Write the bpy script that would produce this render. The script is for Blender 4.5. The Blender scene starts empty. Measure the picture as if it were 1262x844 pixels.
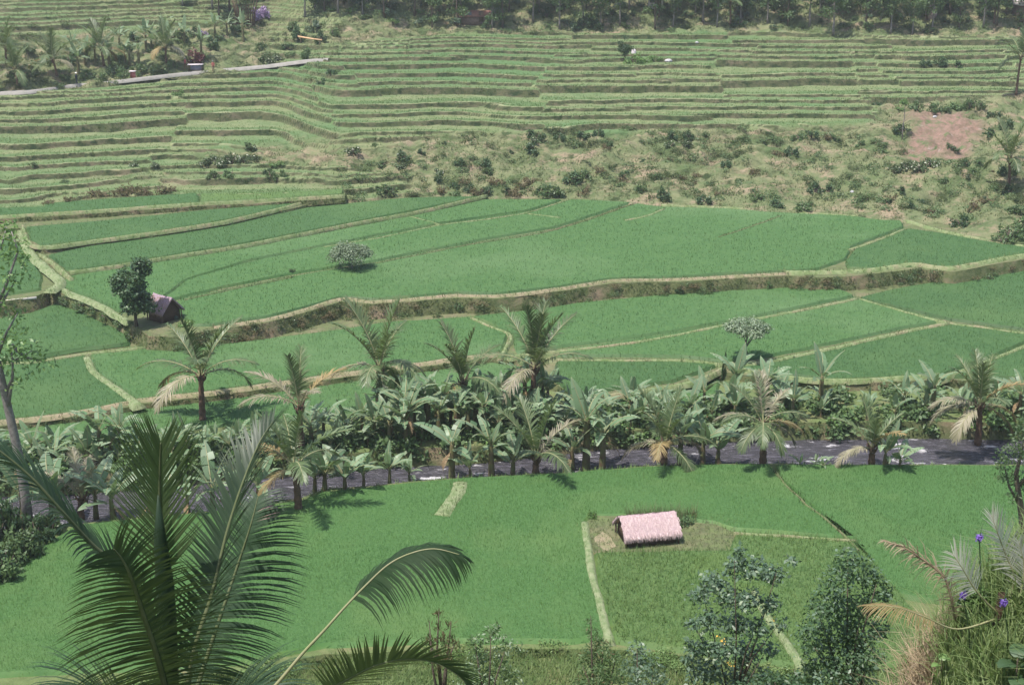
import bpy, bmesh, math, random
import numpy as np
from mathutils import Vector, Matrix
from mathutils.geometry import tessellate_polygon

RNG = np.random.default_rng(7)
R = random.Random(11)
C = bpy.context.scene.collection
S = bpy.context.scene
rad = math.radians

# ------------------------------------------------------------------ camera
CAM_Z, PITCH, FPX, CX, CY = 38.0, rad(18.0), 1753.0, 631.0, 422.0
cp, sp = math.cos(PITCH), math.sin(PITCH)
cam = bpy.data.cameras.new('camera'); co = bpy.data.objects.new('camera', cam); C.objects.link(co)
co.location = (0, 0, CAM_Z); co.rotation_euler = (rad(90) - PITCH, 0, 0)
cam.lens = 50.0; cam.sensor_width = 36.0; cam.clip_end = 3000; cam.clip_start = 0.1
S.camera = co


def ray(px, py):
    dx, dy = (px - CX) / FPX, (CY - py) / FPX
    return Vector((dx, cp + dy * sp, -sp + dy * cp))


def U(px, py, z):                       # photo pixel -> point on the level z
    d = ray(px, py); t = (z - CAM_Z) / d.z
    return Vector((d.x * t, d.y * t, z))


def UY(px, py, Y):                      # photo pixel -> point at distance Y
    d = ray(px, py); t = Y / d.y
    return Vector((d.x * t, Y, CAM_Z + d.z * t))


def proj(X, Y, Z):                      # world -> photo pixel (arrays too)
    dep = Y * cp + (CAM_Z - Z) * sp
    up = Y * sp - (CAM_Z - Z) * cp
    return CX + FPX * X / dep, CY - FPX * up / dep


def T(py):
    d = ray(CX, py); return -d.z / d.y


# ------------------------------------------------------------------ noise
def vnoise(x, y, seed=0):
    x = np.asarray(x, float); y = np.asarray(y, float)
    xi, yi = np.floor(x).astype(np.int64), np.floor(y).astype(np.int64)
    fx, fy = x - xi, y - yi
    fx, fy = fx * fx * (3 - 2 * fx), fy * fy * (3 - 2 * fy)

    def h(a, b):
        n = (a * 374761393 + b * 668265263 + seed * 1442695041) & 0x7fffffff
        n = ((n ^ (n >> 13)) * 1274126177) & 0x7fffffff
        return ((n ^ (n >> 16)) & 0xffff) / 65535.0
    return (h(xi, yi) * (1 - fx) + h(xi + 1, yi) * fx) * (1 - fy) + (h(xi, yi + 1) * (1 - fx) + h(xi + 1, yi + 1) * fx) * fy


def fbm(x, y, seed=0, o=4):
    s, a, t = 0, 1, 0
    for i in range(o):
        s = s + a * vnoise(x * 2 ** i, y * 2 ** i, seed + i * 17); t += a; a *= .5
    return s / t - .5


# ------------------------------------------------------------------ materials
def nodes(name):
    m = bpy.data.materials.new(name); m.use_nodes = True
    nt = m.node_tree; nt.nodes.clear()
    return m, nt, nt.nodes.new('ShaderNodeOutputMaterial')


def N(nt, typ, **kw):
    n = nt.nodes.new(typ)
    for k, v in kw.items():
        if k.startswith('i_'):
            n.inputs[k[2:].replace('_', ' ')].default_value = v
        else:
            setattr(n, k, v)
    return n


def c4(c): return (c[0], c[1], c[2], 1)


def mix(nt, a, b, fac, mode='MIX'):
    m = nt.nodes.new('ShaderNodeMix'); m.data_type = 'RGBA'; m.blend_type = mode
    for sock, v in ((0, fac), (6, a), (7, b)):
        if hasattr(v, 'is_linked') or hasattr(v, 'links'): nt.links.new(v, m.inputs[sock])
        else: m.inputs[sock].default_value = v if sock == 0 else (c4(v) if len(v) == 3 else v)
    return m.outputs[2]


def ramp(nt, val, lo, hi):
    r = nt.nodes.new('ShaderNodeMapRange'); r.inputs[1].default_value = lo; r.inputs[2].default_value = hi
    nt.links.new(val, r.inputs[0]); return r.outputs[0]


def noise_tex(nt, scale, detail=4, rough=.6, stretch=None):
    g = N(nt, 'ShaderNodeNewGeometry')
    src = g.outputs['Position']
    if stretch:
        mp = N(nt, 'ShaderNodeMapping'); mp.inputs['Scale'].default_value = stretch
        nt.links.new(src, mp.inputs['Vector']); src = mp.outputs[0]
    n = N(nt, 'ShaderNodeTexNoise'); n.inputs['Scale'].default_value = scale
    n.inputs['Detail'].default_value = detail; n.inputs['Roughness'].default_value = rough
    nt.links.new(src, n.inputs['Vector'])
    return n.outputs['Fac']


def foliage(name, a, b, trans=.3, rough=.5, spec=.3, patch=None, patch_scale=.08, tcol=None):
    """leaf material: every leaf its own shade between a and b"""
    m, nt, out = nodes(name)
    g = N(nt, 'ShaderNodeNewGeometry')
    oi = N(nt, 'ShaderNodeObjectInfo')
    col = mix(nt, a, b, g.outputs['Random Per Island'])
    if patch is not None:
        f = ramp(nt, noise_tex(nt, patch_scale, 5, .6), .38, .66)
        col = mix(nt, col, patch, f)
        yl = N(nt, 'ShaderNodeMath', operation='MULTIPLY'); yl.inputs[1].default_value = .6; nt.links.new(ramp(nt, noise_tex(nt, patch_scale * 5, 5, .7), .52, .70), yl.inputs[0])
        col = mix(nt, col, (patch[0] * 1.55, patch[1] * 1.12, patch[2] * 1.1), yl.outputs[0])
        dk = N(nt, 'ShaderNodeMath', operation='MULTIPLY'); dk.inputs[1].default_value = .8; nt.links.new(ramp(nt, noise_tex(nt, patch_scale * 2.3, 4, .6), .52, .68), dk.inputs[0])
        col = mix(nt, col, (a[0] * .72, a[1] * .82, a[2] * .85), dk.outputs[0])
    hsv = N(nt, 'ShaderNodeHueSaturation')
    nt.links.new(ramp_to(nt, oi.outputs['Random'], .8, 1.2), hsv.inputs['Value'])
    nt.links.new(col, hsv.inputs['Color'])
    col = hsv.outputs[0]
    p = N(nt, 'ShaderNodeBsdfPrincipled'); p.inputs['Roughness'].default_value = rough
    p.inputs['Specular IOR Level'].default_value = spec
    nt.links.new(col, p.inputs['Base Color'])
    t = N(nt, 'ShaderNodeBsdfTranslucent')
    nt.links.new(mix(nt, col, tcol or (.25, .35, .05), .35), t.inputs['Color'])
    ms = N(nt, 'ShaderNodeMixShader'); ms.inputs[0].default_value = trans
    nt.links.new(p.outputs[0], ms.inputs[1]); nt.links.new(t.outputs[0], ms.inputs[2])
    nt.links.new(ms.outputs[0], out.inputs[0])
    return m


def ramp_to(nt, val, lo, hi):
    r = nt.nodes.new('ShaderNodeMapRange'); r.inputs[3].default_value = lo; r.inputs[4].default_value = hi
    nt.links.new(val, r.inputs[0]); return r.outputs[0]


def solid(name, a, b, scale=2.0, rough=.85, bump=.3, bscale=12, third=None, tscale=.3, stretch=None, lo=.35, hi=.65):
    m, nt, out = nodes(name)
    col = mix(nt, a, b, ramp(nt, noise_tex(nt, scale, 5, .65, stretch), lo, hi))
    if third is not None:
        col = mix(nt, col, third, ramp(nt, noise_tex(nt, tscale, 5, .65), .5, .68))
    p = N(nt, 'ShaderNodeBsdfPrincipled'); p.inputs['Roughness'].default_value = rough
    p.inputs['Specular IOR Level'].default_value = .2
    nt.links.new(col, p.inputs['Base Color'])
    if bump:
        b_ = N(nt, 'ShaderNodeBump'); b_.inputs['Strength'].default_value = bump; b_.inputs['Distance'].default_value = .1
        nt.links.new(noise_tex(nt, bscale, 6, .7, stretch), b_.inputs['Height']); nt.links.new(b_.outputs[0], p.inputs['Normal'])
    nt.links.new(p.outputs[0], out.inputs[0])
    return m


M = {}
M['rice_near'] = foliage('rice_near', (.056, .150, .038), (.088, .196, .052), .3, .55, .2, (.106, .198, .062), .07)
M['rice_near_top'] = solid('rice_near_top', (.052, .122, .036), (.076, .158, .048), 5, .9, 1, 9, (.088, .160, .050), .1)
M['rice_far'] = foliage('rice_far', (.046, .108, .036), (.070, .140, .047), .3, .55, .2, (.084, .152, .054), .05)
M['rice_pale'] = foliage('rice_pale', (.058, .136, .044), (.086, .172, .056), .3, .55, .2, (.116, .202, .088), .035)
M['rice_pale_top'] = solid('rice_pale_top', (.051, .116, .038), (.075, .146, .047), 2.5, .9, 1, 6, (.100, .172, .070), .035)
M['rice_far_top'] = solid('rice_far_top', (.041, .094, .032), (.061, .122, .041), 2.5, .9, 1, 6, (.072, .133, .045), .06)
M['rice_ripe'] = foliage('rice_ripe', (.072, .152, .044), (.135, .210, .068), .3, .6, .2, (.09, .15, .045), .15)
M['rice_ripe_top'] = solid('rice_ripe_top', (.066, .128, .040), (.108, .168, .056), 6, .9, 1, 9, (.10, .16, .045), .2)
M['rice_hill'] = foliage('rice_hill', (.12, .178, .070), (.19, .232, .098), .3, .6, .2, (.10, .18, .065), .05)
M['bund_grass'] = foliage('bund_grass', (.095, .155, .054), (.19, .235, .10), .3, .6, .2)
M['dark_grass'] = foliage('dark_grass', (.036, .064, .024), (.080, .105, .040), .25, .6, .2)
M['scrub_grass'] = foliage('scrub_grass', (.10, .13, .06), (.24, .23, .13), .3, .65, .2, (.10, .15, .06), .06)
M['bund'] = solid('bund', (.22, .255, .13), (.115, .165, .06), 1.6, .95, .6, 10, (.25, .215, .135), .5)
M['bank'] = solid('bank', (.14, .15, .07), (.07, .095, .035), 1.3, .95, 1, 5, (.24, .18, .12), .35)
M['field_soil'] = solid('field_soil', (.12, .15, .06), (.09, .10, .05), 1.5, .95, .5, 8, (.17, .15, .09), .3)
M['dirt'] = solid('dirt', (.28, .225, .155), (.165, .175, .085), 1.6, .95, .6, 10)
M['path'] = solid('path', (.23, .255, .145), (.13, .18, .075), 2.2, .95, .5, 12)
M['road'] = solid('road', (.29, .27, .25), (.22, .21, .185), 1.2, .9, .2, 20)
M['bark'] = solid('bark', (.16, .125, .10), (.09, .07, .055), 7, .9, .8, 20)
M['pale_bark'] = solid('pale_bark', (.26, .235, .22), (.15, .13, .12), 5, .9, .6, 18)
M['palm_bark'] = solid('palm_bark', (.20, .125, .085), (.09, .06, .045), 6, .95, 1, 14)
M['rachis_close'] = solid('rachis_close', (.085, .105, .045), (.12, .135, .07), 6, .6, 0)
M['rachis'] = solid('rachis', (.24, .25, .12), (.30, .28, .17), 6, .6, 0)
M['palm_green'] = foliage('palm_green', (.075, .120, .046), (.135, .175, .085), .3, .42, .4)
M['palm_pale'] = foliage('palm_pale', (.20, .19, .11), (.36, .32, .24), .3, .5, .4, tcol=(.4, .35, .2))
M['palm_bleached'] = foliage('palm_bleached', (.38, .38, .29), (.60, .58, .50), .35, .45, .4, tcol=(.6, .58, .45))
M['palm_brown'] = foliage('palm_brown', (.22, .17, .07), (.34, .25, .12), .3, .5, .3, tcol=(.4, .3, .12))
M['palm_young'] = foliage('palm_young', (.075, .115, .045), (.115, .155, .07), .35, .45, .3)
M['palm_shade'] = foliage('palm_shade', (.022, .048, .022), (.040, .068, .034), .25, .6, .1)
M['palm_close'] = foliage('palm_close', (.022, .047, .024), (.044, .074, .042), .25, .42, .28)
M['banana'] = foliage('banana', (.125, .215, .105), (.22, .30, .185), .36, .42, .42)
M['banana_dry'] = foliage('banana_dry', (.26, .18, .10), (.38, .27, .16), .3, .7, .2, tcol=(.4, .3, .15))
M['banana_stem'] = solid('banana_stem', (.13, .15, .06), (.12, .08, .05), 3, .7, .3, 10)
M['leaf_dark'] = foliage('leaf_dark', (.036, .076, .036), (.072, .125, .056), .27, .45, .35)
M['leaf_mid'] = foliage('leaf_mid', (.065, .120, .048), (.12, .18, .075), .3, .45, .35)
M['leaf_pale'] = foliage('leaf_pale', (.17, .24, .15), (.32, .38, .26), .3, .5, .4)
M['leaf_flower'] = foliage('leaf_flower', (.05, .09, .04), (.13, .17, .085), .3, .5, .3)
M['leaf_silver'] = foliage('leaf_silver', (.060, .115, .062), (.14, .20, .14), .25, .42, .42)
M['leaf_lime'] = foliage('leaf_lime', (.10, .19, .055), (.17, .27, .09), .35, .45, .4)
M['leaf_brown'] = foliage('leaf_brown', (.10, .085, .045), (.17, .13, .075), .25, .6, .2)
M['leaf_red'] = foliage('leaf_red', (.10, .035, .035), (.16, .06, .055), .25, .5, .3, tcol=(.3, .08, .06))
M['leaf_mauve'] = foliage('leaf_mauve', (.36, .28, .48), (.50, .36, .52), .3, .6, .2, tcol=(.5, .35, .6))
M['flower_white'] = foliage('flower_white', (.40, .42, .32), (.58, .58, .46), .2, .6, .2, tcol=(.7, .7, .6))
M['flower_yellow'] = foliage('flower_yellow', (.75, .45, .08), (.8, .55, .15), .3, .5, .2, tcol=(.8, .5, .1))
M['flower_purple'] = foliage('flower_purple', (.15, .09, .36), (.22, .13, .44), .2, .5, .2, tcol=(.3, .15, .6))
M['tall_grass'] = foliage('tall_grass', (.115, .185, .062), (.22, .27, .115), .4, .5, .3)
M['weeds'] = foliage('weeds', (.115, .185, .052), (.21, .265, .105), .3, .55, .2, (.13, .20, .07), .3)
M['dry_grass'] = foliage('dry_grass', (.30, .235, .15), (.46, .37, .26), .3, .6, .2, tcol=(.5, .35, .2))
M['near_soil'] = solid('near_soil', (.13, .17, .065), (.09, .12, .045), 1.5, .95, .8, 6, (.17, .16, .08), .4)
M['thatch_pale'] = solid('thatch_pale', (.68, .50, .52), (.50, .36, .37), 9, .9, 1, 24, (.60, .46, .45), .9, (1, 4, .6))
M['thatch_under'] = foliage('thatch_under', (.26, .18, .14), (.42, .31, .27), .15, .8, .1, tcol=(.3, .2, .15))
M['straw_pale'] = foliage('straw_pale', (.54, .40, .40), (.72, .56, .56), .2, .8, .1, tcol=(.5, .4, .35))
M['thatch_mauve'] = solid('thatch_mauve', (.46, .34, .40), (.30, .22, .26), 5, .9, 1, 18, (.44, .33, .40), .8, (3, 1, .6))
M['bamboo_wall'] = solid('bamboo_wall', (.15, .10, .07), (.08, .055, .04), 12, .8, .8, 30, None, .3, (8, 8, .6))
M['wood'] = solid('wood', (.17, .12, .085), (.10, .07, .05), 8, .8, .5, 30)
M['bamboo'] = solid('bamboo', (.62, .58, .52), (.50, .45, .38), 3, .6, .1, 20)
M['bamboo_orange'] = solid('bamboo_orange', (.62, .40, .24), (.52, .32, .18), 3, .6, .1, 20)
M['stone'] = solid('stone', (.48, .46, .46), (.30, .29, .30), 2.5, .8, .8, 6)
M['stone_brown'] = solid('stone_brown', (.30, .21, .18), (.20, .14, .12), 2.5, .9, .8, 6)
M['plaster'] = solid('plaster', (.66, .58, .60), (.55, .48, .50), 1.5, .8, .2, 10)
M['red_paint'] = solid('red_paint', (.50, .16, .15), (.42, .13, .12), 3, .6, .1, 10)
M['tile_roof'] = solid('tile_roof', (.30, .16, .13), (.22, .12, .10), 4, .8, .6, 12)
M['skin'] = solid('skin', (.24, .13, .085), (.22, .12, .08), 3, .6, 0)
M['shirt_red'] = solid('shirt_red', (.42, .12, .12), (.36, .10, .10), 3, .8, 0)
M['shirt_dark'] = solid('shirt_dark', (.05, .055, .08), (.04, .045, .06), 3, .8, 0)
M['cloth_brown'] = solid('cloth_brown', (.20, .11, .09), (.16, .09, .07), 3, .8, 0)
M['hat_white'] = solid('hat_white', (.78, .76, .74), (.72, .7, .68), 3, .8, 0)
M['slate'] = solid('slate', (.20, .20, .26), (.15, .15, .20), 3, .7, 0)


def hill_material():
    m, nt, out = nodes('hill_ground')
    a = N(nt, 'ShaderNodeAttribute', attribute_name='tread')
    r = N(nt, 'ShaderNodeAttribute', attribute_name='riser')
    s = N(nt, 'ShaderNodeAttribute', attribute_name='soil')
    tread = mix(nt, (.135, .178, .078), (.200, .220, .112), ramp(nt, noise_tex(nt, .5, 5), .35, .65))
    tread = mix(nt, tread, (.100, .172, .072), ramp(nt, noise_tex(nt, .045, 3), .45, .6))
    scrub = mix(nt, (.105, .140, .062), (.19, .195, .105), ramp(nt, noise_tex(nt, .35, 6, .7), .38, .62))
    scrub = mix(nt, scrub, (.085, .12, .05), ramp(nt, noise_tex(nt, .16, 5, .65), .5, .62))
    scrub = mix(nt, scrub, (.28, .215, .15), ramp(nt, noise_tex(nt, .22, 6, .75, (1, 1.3, 2)), .50, .64))
    scrub = mix(nt, scrub, (.038, .055, .022), ramp(nt, noise_tex(nt, .45, 6, .75), .53, .63))
    riser = mix(nt, (.055, .070, .030), (.112, .098, .062), ramp(nt, noise_tex(nt, .30, 6, .7), .40, .66))
    riser = mix(nt, riser, (.022, .036, .015), ramp(nt, noise_tex(nt, .8, 5, .7), .45, .62))
    soil = mix(nt, (.255, .165, .132), (.165, .125, .088), ramp(nt, noise_tex(nt, 1.5, 6, .7), .4, .6))
    soil = mix(nt, soil, (.33, .26, .235), ramp(nt, noise_tex(nt, .6, 6, .7), .60, .70))
    soil = mix(nt, soil, (.10, .14, .06), ramp(nt, noise_tex(nt, .45, 6, .75), .52, .62))
    lp = N(nt, 'ShaderNodeAttribute', attribute_name='lip')
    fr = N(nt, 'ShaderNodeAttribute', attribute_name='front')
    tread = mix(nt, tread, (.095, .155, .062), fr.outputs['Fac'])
    tread = mix(nt, tread, (.26, .275, .155), lp.outputs['Fac'])
    col = mix(nt, scrub, tread, a.outputs['Fac'])
    col = mix(nt, col, riser, r.outputs['Fac'])
    col = mix(nt, col, soil, s.outputs['Fac'])
    p = N(nt, 'ShaderNodeBsdfPrincipled'); p.inputs['Roughness'].default_value = .95
    p.inputs['Specular IOR Level'].default_value = .1
    nt.links.new(col, p.inputs['Base Color'])
    b_ = N(nt, 'ShaderNodeBump'); b_.inputs['Strength'].default_value = 1; b_.inputs['Distance'].default_value = .25
    nt.links.new(noise_tex(nt, 2.2, 6, .7), b_.inputs['Height']); nt.links.new(b_.outputs[0], p.inputs['Normal'])
    nt.links.new(p.outputs[0], out.inputs[0])
    return m


def water_material():
    m, nt, out = nodes('river_water')
    f = ramp(nt, noise_tex(nt, .55, 8, .72, (.6, 1.4, 1)), .60, .68)
    col = mix(nt, (.045, .042, .052), (.70, .68, .72), f)
    col = mix(nt, col, (.15, .14, .175), ramp(nt, noise_tex(nt, 3.2, 6, .75, (.4, 1.7, 1)), .48, .66))
    col = mix(nt, col, (.70, .68, .72), f)
    p = N(nt, 'ShaderNodeBsdfPrincipled'); p.inputs['Roughness'].default_value = .25
    nt.links.new(col, p.inputs['Base Color'])
    b_ = N(nt, 'ShaderNodeBump'); b_.inputs['Strength'].default_value = 1; b_.inputs['Distance'].default_value = .35
    nt.links.new(noise_tex(nt, 2.6, 6, .7, (.6, 1.6, 1)), b_.inputs['Height']); nt.links.new(b_.outputs[0], p.inputs['Normal'])
    nt.links.new(p.outputs[0], out.inputs[0])
    return m


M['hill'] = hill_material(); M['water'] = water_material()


# ------------------------------------------------------------------ object helpers
def mesh_np(name, V, F, mats, mat_idx=None, smooth=False):
    """V (n,3) array, F list of (k,3|4) arrays or python face lists"""
    me = bpy.data.meshes.new(name)
    V = np.asarray(V, np.float32)
    if isinstance(F, np.ndarray): F = [F]
    if len(F) and isinstance(F[0], np.ndarray):
        loops = np.concatenate([f.ravel() for f in F]).astype(np.int32)
        tot = np.concatenate([np.full(len(f), f.shape[1], np.int32) for f in F])
    else:
        loops = np.array([i for f in F for i in f], np.int32); tot = np.array([len(f) for f in F], np.int32)
    start = np.concatenate([[0], np.cumsum(tot)[:-1]]).astype(np.int32)
    me.vertices.add(len(V)); me.vertices.foreach_set('co', V.ravel())
    me.loops.add(len(loops)); me.loops.foreach_set('vertex_index', loops)
    me.polygons.add(len(tot)); me.polygons.foreach_set('loop_start', start); me.polygons.foreach_set('loop_total', tot)
    for m in (mats if isinstance(mats, (list, tuple)) else [mats]): me.materials.append(m)
    if mat_idx is not None: me.polygons.foreach_set('material_index', np.asarray(mat_idx, np.int32))
    if smooth: me.polygons.foreach_set('use_smooth', np.ones(len(tot), bool))
    me.update(calc_edges=True); me.validate()
    return me


class MB:
    """collects shapes for ONE mesh"""
    def __init__(self): self.V = []; self.F = []; self.I = []; self.n = 0

    def add(self, V, F, mi=0):
        V = np.asarray(V, float).reshape(-1, 3)
        self.V.append(V)
        for f in F: self.F.append([int(i) + self.n for i in f]); self.I.append(mi)
        self.n += len(V)

    def tube(self, pts, radii, seg=8, mi=0, cap=True):
        pts = [Vector(p) for p in pts]; V = []; F = []
        for i, p in enumerate(pts):
            t = (pts[min(i + 1, len(pts) - 1)] - pts[max(i - 1, 0)])
            t = t.normalized() if t.length > 1e-6 else Vector((0, 0, 1))
            a = t.cross(Vector((.31, .95, .05))); a = a.normalized() if a.length > 1e-3 else Vector((1, 0, 0))
            b = t.cross(a)
            for k in range(seg):
                w = 2 * math.pi * k / seg
                V.append(p + (a * math.cos(w) + b * math.sin(w)) * radii[i])
        for i in range(len(pts) - 1):
            for k in range(seg):
                F.append((i * seg + k, i * seg + (k + 1) % seg, (i + 1) * seg + (k + 1) % seg, (i + 1) * seg + k))
        if cap:
            F.append(list(range(seg))[::-1]); F.append([(len(pts) - 1) * seg + k for k in range(seg)])
        self.add([tuple(v) for v in V], F, mi)

    def box(self, c, s, rz=0, mi=0):
        V = []
        for x in (-.5, .5):
            for y in (-.5, .5):
                for z in (-.5, .5):
                    X, Y = x * s[0], y * s[1]
                    V.append((c[0] + X * math.cos(rz) - Y * math.sin(rz), c[1] + X * math.sin(rz) + Y * math.cos(rz), c[2] + z * s[2]))
        self.add(V, [(0, 1, 3, 2), (4, 6, 7, 5), (0, 4, 5, 1), (2, 3, 7, 6), (0, 2, 6, 4), (1, 5, 7, 3)], mi)

    def mesh(self, name, mats, smooth=False):
        return mesh_np(name, np.concatenate(self.V), self.F, mats, self.I, smooth)


def link(name, me, parent=None, loc=(0, 0, 0), rot=(0, 0, 0), scale=(1, 1, 1)):
    o = bpy.data.objects.new(name, me); C.objects.link(o)
    o.parent = parent; o.location = loc; o.rotation_euler = rot
    o.scale = scale if isinstance(scale, (tuple, list)) else (scale,) * 3
    return o


def tag(o, label, cat, group=None, kind=None):
    o['label'] = label; o['category'] = cat
    if group: o['group'] = group
    if kind: o['kind'] = kind
    return o


def empty(name, label, cat, loc, rz=0, group=None, scale=1):
    o = bpy.data.objects.new(name, None); C.objects.link(o); o.empty_display_size = .2
    o.location = loc; o.rotation_euler = (0, 0, rz); o.scale = (scale,) * 3
    return tag(o, label, cat, group)


def copy_tree(o, parent=None):
    c = o.copy(); C.objects.link(c); c.parent = parent
    for ch in KIDS.get(o.name, []): KIDS.setdefault(c.name, []).append(copy_tree(ch, c))
    return c


KIDS = {}


def child(name, me, parent, **kw):
    o = link(name, me, parent, **kw); KIDS.setdefault(parent.name, []).append(o); return o


ORD = ['first', 'second', 'third', 'fourth', 'fifth', 'sixth', 'seventh', 'eighth', 'ninth', 'tenth', 'eleventh', 'twelfth',
       'thirteenth', 'fourteenth', 'fifteenth', 'sixteenth', 'seventeenth', 'eighteenth', 'nineteenth', 'twentieth']


def ordinals(items):
    """items: (object, screen x, what, where): labels count from the left within one place"""
    by = {}
    for it in items: by.setdefault((it[2], it[3]), []).append(it)
    for (what, where), l in by.items():
        l.sort(key=lambda q: q[1])
        for i, it in enumerate(l):
            it[0]['label'] = ('%s %s' % (what, where)) if len(l) == 1 else ('%s %s from the left %s' % (ORD[i] if i < 20 else 'far', what, where))


# ------------------------------------------------------------------ plan helpers
def polyU(px, z): return [U(x, y, z).xy for x, y in px]


def densify(P, step, closed=True, jit=0, seed=0):
    out = []; n = len(P)
    for i in range(n if closed else n - 1):
        a, b = Vector(P[i]), Vector(P[(i + 1) % n]); k = max(1, int((b - a).length / step))
        for j in range(k): out.append(a.lerp(b, j / k))
    if not closed: out.append(Vector(P[-1]))
    if jit:
        A = np.array([tuple(p) for p in out])
        A[:, 0] += jit * 2 * fbm(A[:, 0] * .7, A[:, 1] * .7, seed, 2); A[:, 1] += jit * 2 * fbm(A[:, 0] * .7 + 9, A[:, 1] * .7 + 5, seed + 3, 2)
        out = [Vector(a) for a in A]
    return out


def smooth_line(P, k=6):
    P = [Vector(p) for p in P]; out = []
    for i in range(len(P) - 1):
        p0, p1, p2, p3 = P[max(i - 1, 0)], P[i], P[i + 1], P[min(i + 2, len(P) - 1)]
        for j in range(k):
            t = j / k
            out.append(.5 * ((2 * p1) + (p2 - p0) * t + (2 * p0 - 5 * p1 + 4 * p2 - p3) * t * t + (3 * p1 - p0 - 3 * p2 + p3) * t ** 3))
    out.append(P[-1]); return out


def inside(P, x, y):
    ins = np.zeros(x.shape, bool); n = len(P)
    for i in range(n):
        x1, y1 = P[i][0], P[i][1]; x2, y2 = P[(i + 1) % n][0], P[(i + 1) % n][1]
        if y1 == y2: continue
        c = ((y1 > y) != (y2 > y)) & (x < (x2 - x1) * (y - y1) / (y2 - y1) + x1)
        ins ^= c
    return ins


def scatter(P, dens):
    A = np.array([tuple(p)[:2] for p in P]); lo, hi = A.min(0), A.max(0)
    n = int((hi[0] - lo[0]) * (hi[1] - lo[1]) * dens)
    x = RNG.uniform(lo[0], hi[0], n); y = RNG.uniform(lo[1], hi[1], n)
    k = inside(A, x, y); return x[k], y[k]


def blades(x, y, z, h, w, lean=.5, two=False):
    """one leaning triangle a blade"""
    n = len(x); a = RNG.uniform(0, 2 * np.pi, n); b = a + np.pi / 2 + RNG.uniform(-.6, .6, n)
    L = lean * RNG.uniform(.3, 1.3, n)
    V = np.empty((n, 3, 3))
    for k, s in ((0, -.5), (1, .5)):
        V[:, k, 0] = x + np.cos(a) * w * s; V[:, k, 1] = y + np.sin(a) * w * s; V[:, k, 2] = z
    V[:, 2, 0] = x + np.cos(b) * h * L; V[:, 2, 1] = y + np.sin(b) * h * L; V[:, 2, 2] = z + h
    return V.reshape(-1, 3), np.arange(3 * n).reshape(n, 3)


def join(parts):
    """parts: (V, F array/list, material index)"""
    Vs, loops, tot, mi, n = [], [], [], [], 0
    for V, F, m in parts:
        V = np.asarray(V, float).reshape(-1, 3); Vs.append(V)
        if isinstance(F, np.ndarray):
            loops.append((F + n).ravel()); tot.append(np.full(len(F), F.shape[1])); k = len(F)
        else:
            loops.append(np.array([i + n for f in F for i in f])); tot.append(np.array([len(f) for f in F])); k = len(F)
        mi.append(np.full(k, m)); n += len(V)
    return np.concatenate(Vs), np.concatenate(loops).astype(np.int32), np.concatenate(tot).astype(np.int32), np.concatenate(mi).astype(np.int32)


def mesh_join(name, parts, mats, smooth=False):
    V, loops, tot, mi = join(parts)
    me = bpy.data.meshes.new(name)
    start = np.concatenate([[0], np.cumsum(tot)[:-1]]).astype(np.int32)
    me.vertices.add(len(V)); me.vertices.foreach_set('co', V.astype(np.float32).ravel())
    me.loops.add(len(loops)); me.loops.foreach_set('vertex_index', loops)
    me.polygons.add(len(tot)); me.polygons.foreach_set('loop_start', start); me.polygons.foreach_set('loop_total', tot)
    for m in mats: me.materials.append(m)
    me.polygons.foreach_set('material_index', mi)
    if smooth: me.polygons.foreach_set('use_smooth', np.ones(len(tot), bool))
    me.update(calc_edges=True); me.validate()
    return me


def slab_geo(P, z, zb, out=.5, rings=3, rough=.12, seed=0):
    """flat top and an uneven earth side that leans outwards"""
    n = len(P); A = np.array([tuple(p) for p in P])
    area = sum(A[i][0] * A[(i + 1) % n][1] - A[(i + 1) % n][0] * A[i][1] for i in range(n))
    if area < 0: A = A[::-1]
    tan = np.roll(A, -1, 0) - np.roll(A, 1, 0); nor = np.stack([tan[:, 1], -tan[:, 0]], 1)
    nor /= np.linalg.norm(nor, axis=1)[:, None] + 1e-9
    V = [np.column_stack([A, np.full(n, z)])]
    for r in range(1, rings + 1):
        f = r / rings
        q = A + nor * (out * f + rough * 2 * fbm(A[:, 0] * 1.1, A[:, 1] * 1.1 + f * 9, seed, 3)[:, None])
        V.append(np.column_stack([q, np.full(n, z + (zb - z) * f) + rough * .6 * fbm(A[:, 0] * 1.5, A[:, 1] * 1.5 + f * 7, seed + 5, 2)]))
    V = np.concatenate(V)
    top = [tuple(t) for t in tessellate_polygon([[Vector((a[0], a[1], 0)) for a in A]])]
    top = [t if (A[t[1]][0] - A[t[0]][0]) * (A[t[2]][1] - A[t[0]][1]) - (A[t[1]][1] - A[t[0]][1]) * (A[t[2]][0] - A[t[0]][0]) > 0 else t[::-1] for t in top]
    side = []
    for r in range(rings):
        for i in range(n):
            j = (i + 1) % n; side.append((r * n + j, r * n + i, (r + 1) * n + i, (r + 1) * n + j))
    return A, V, top, side


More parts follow.
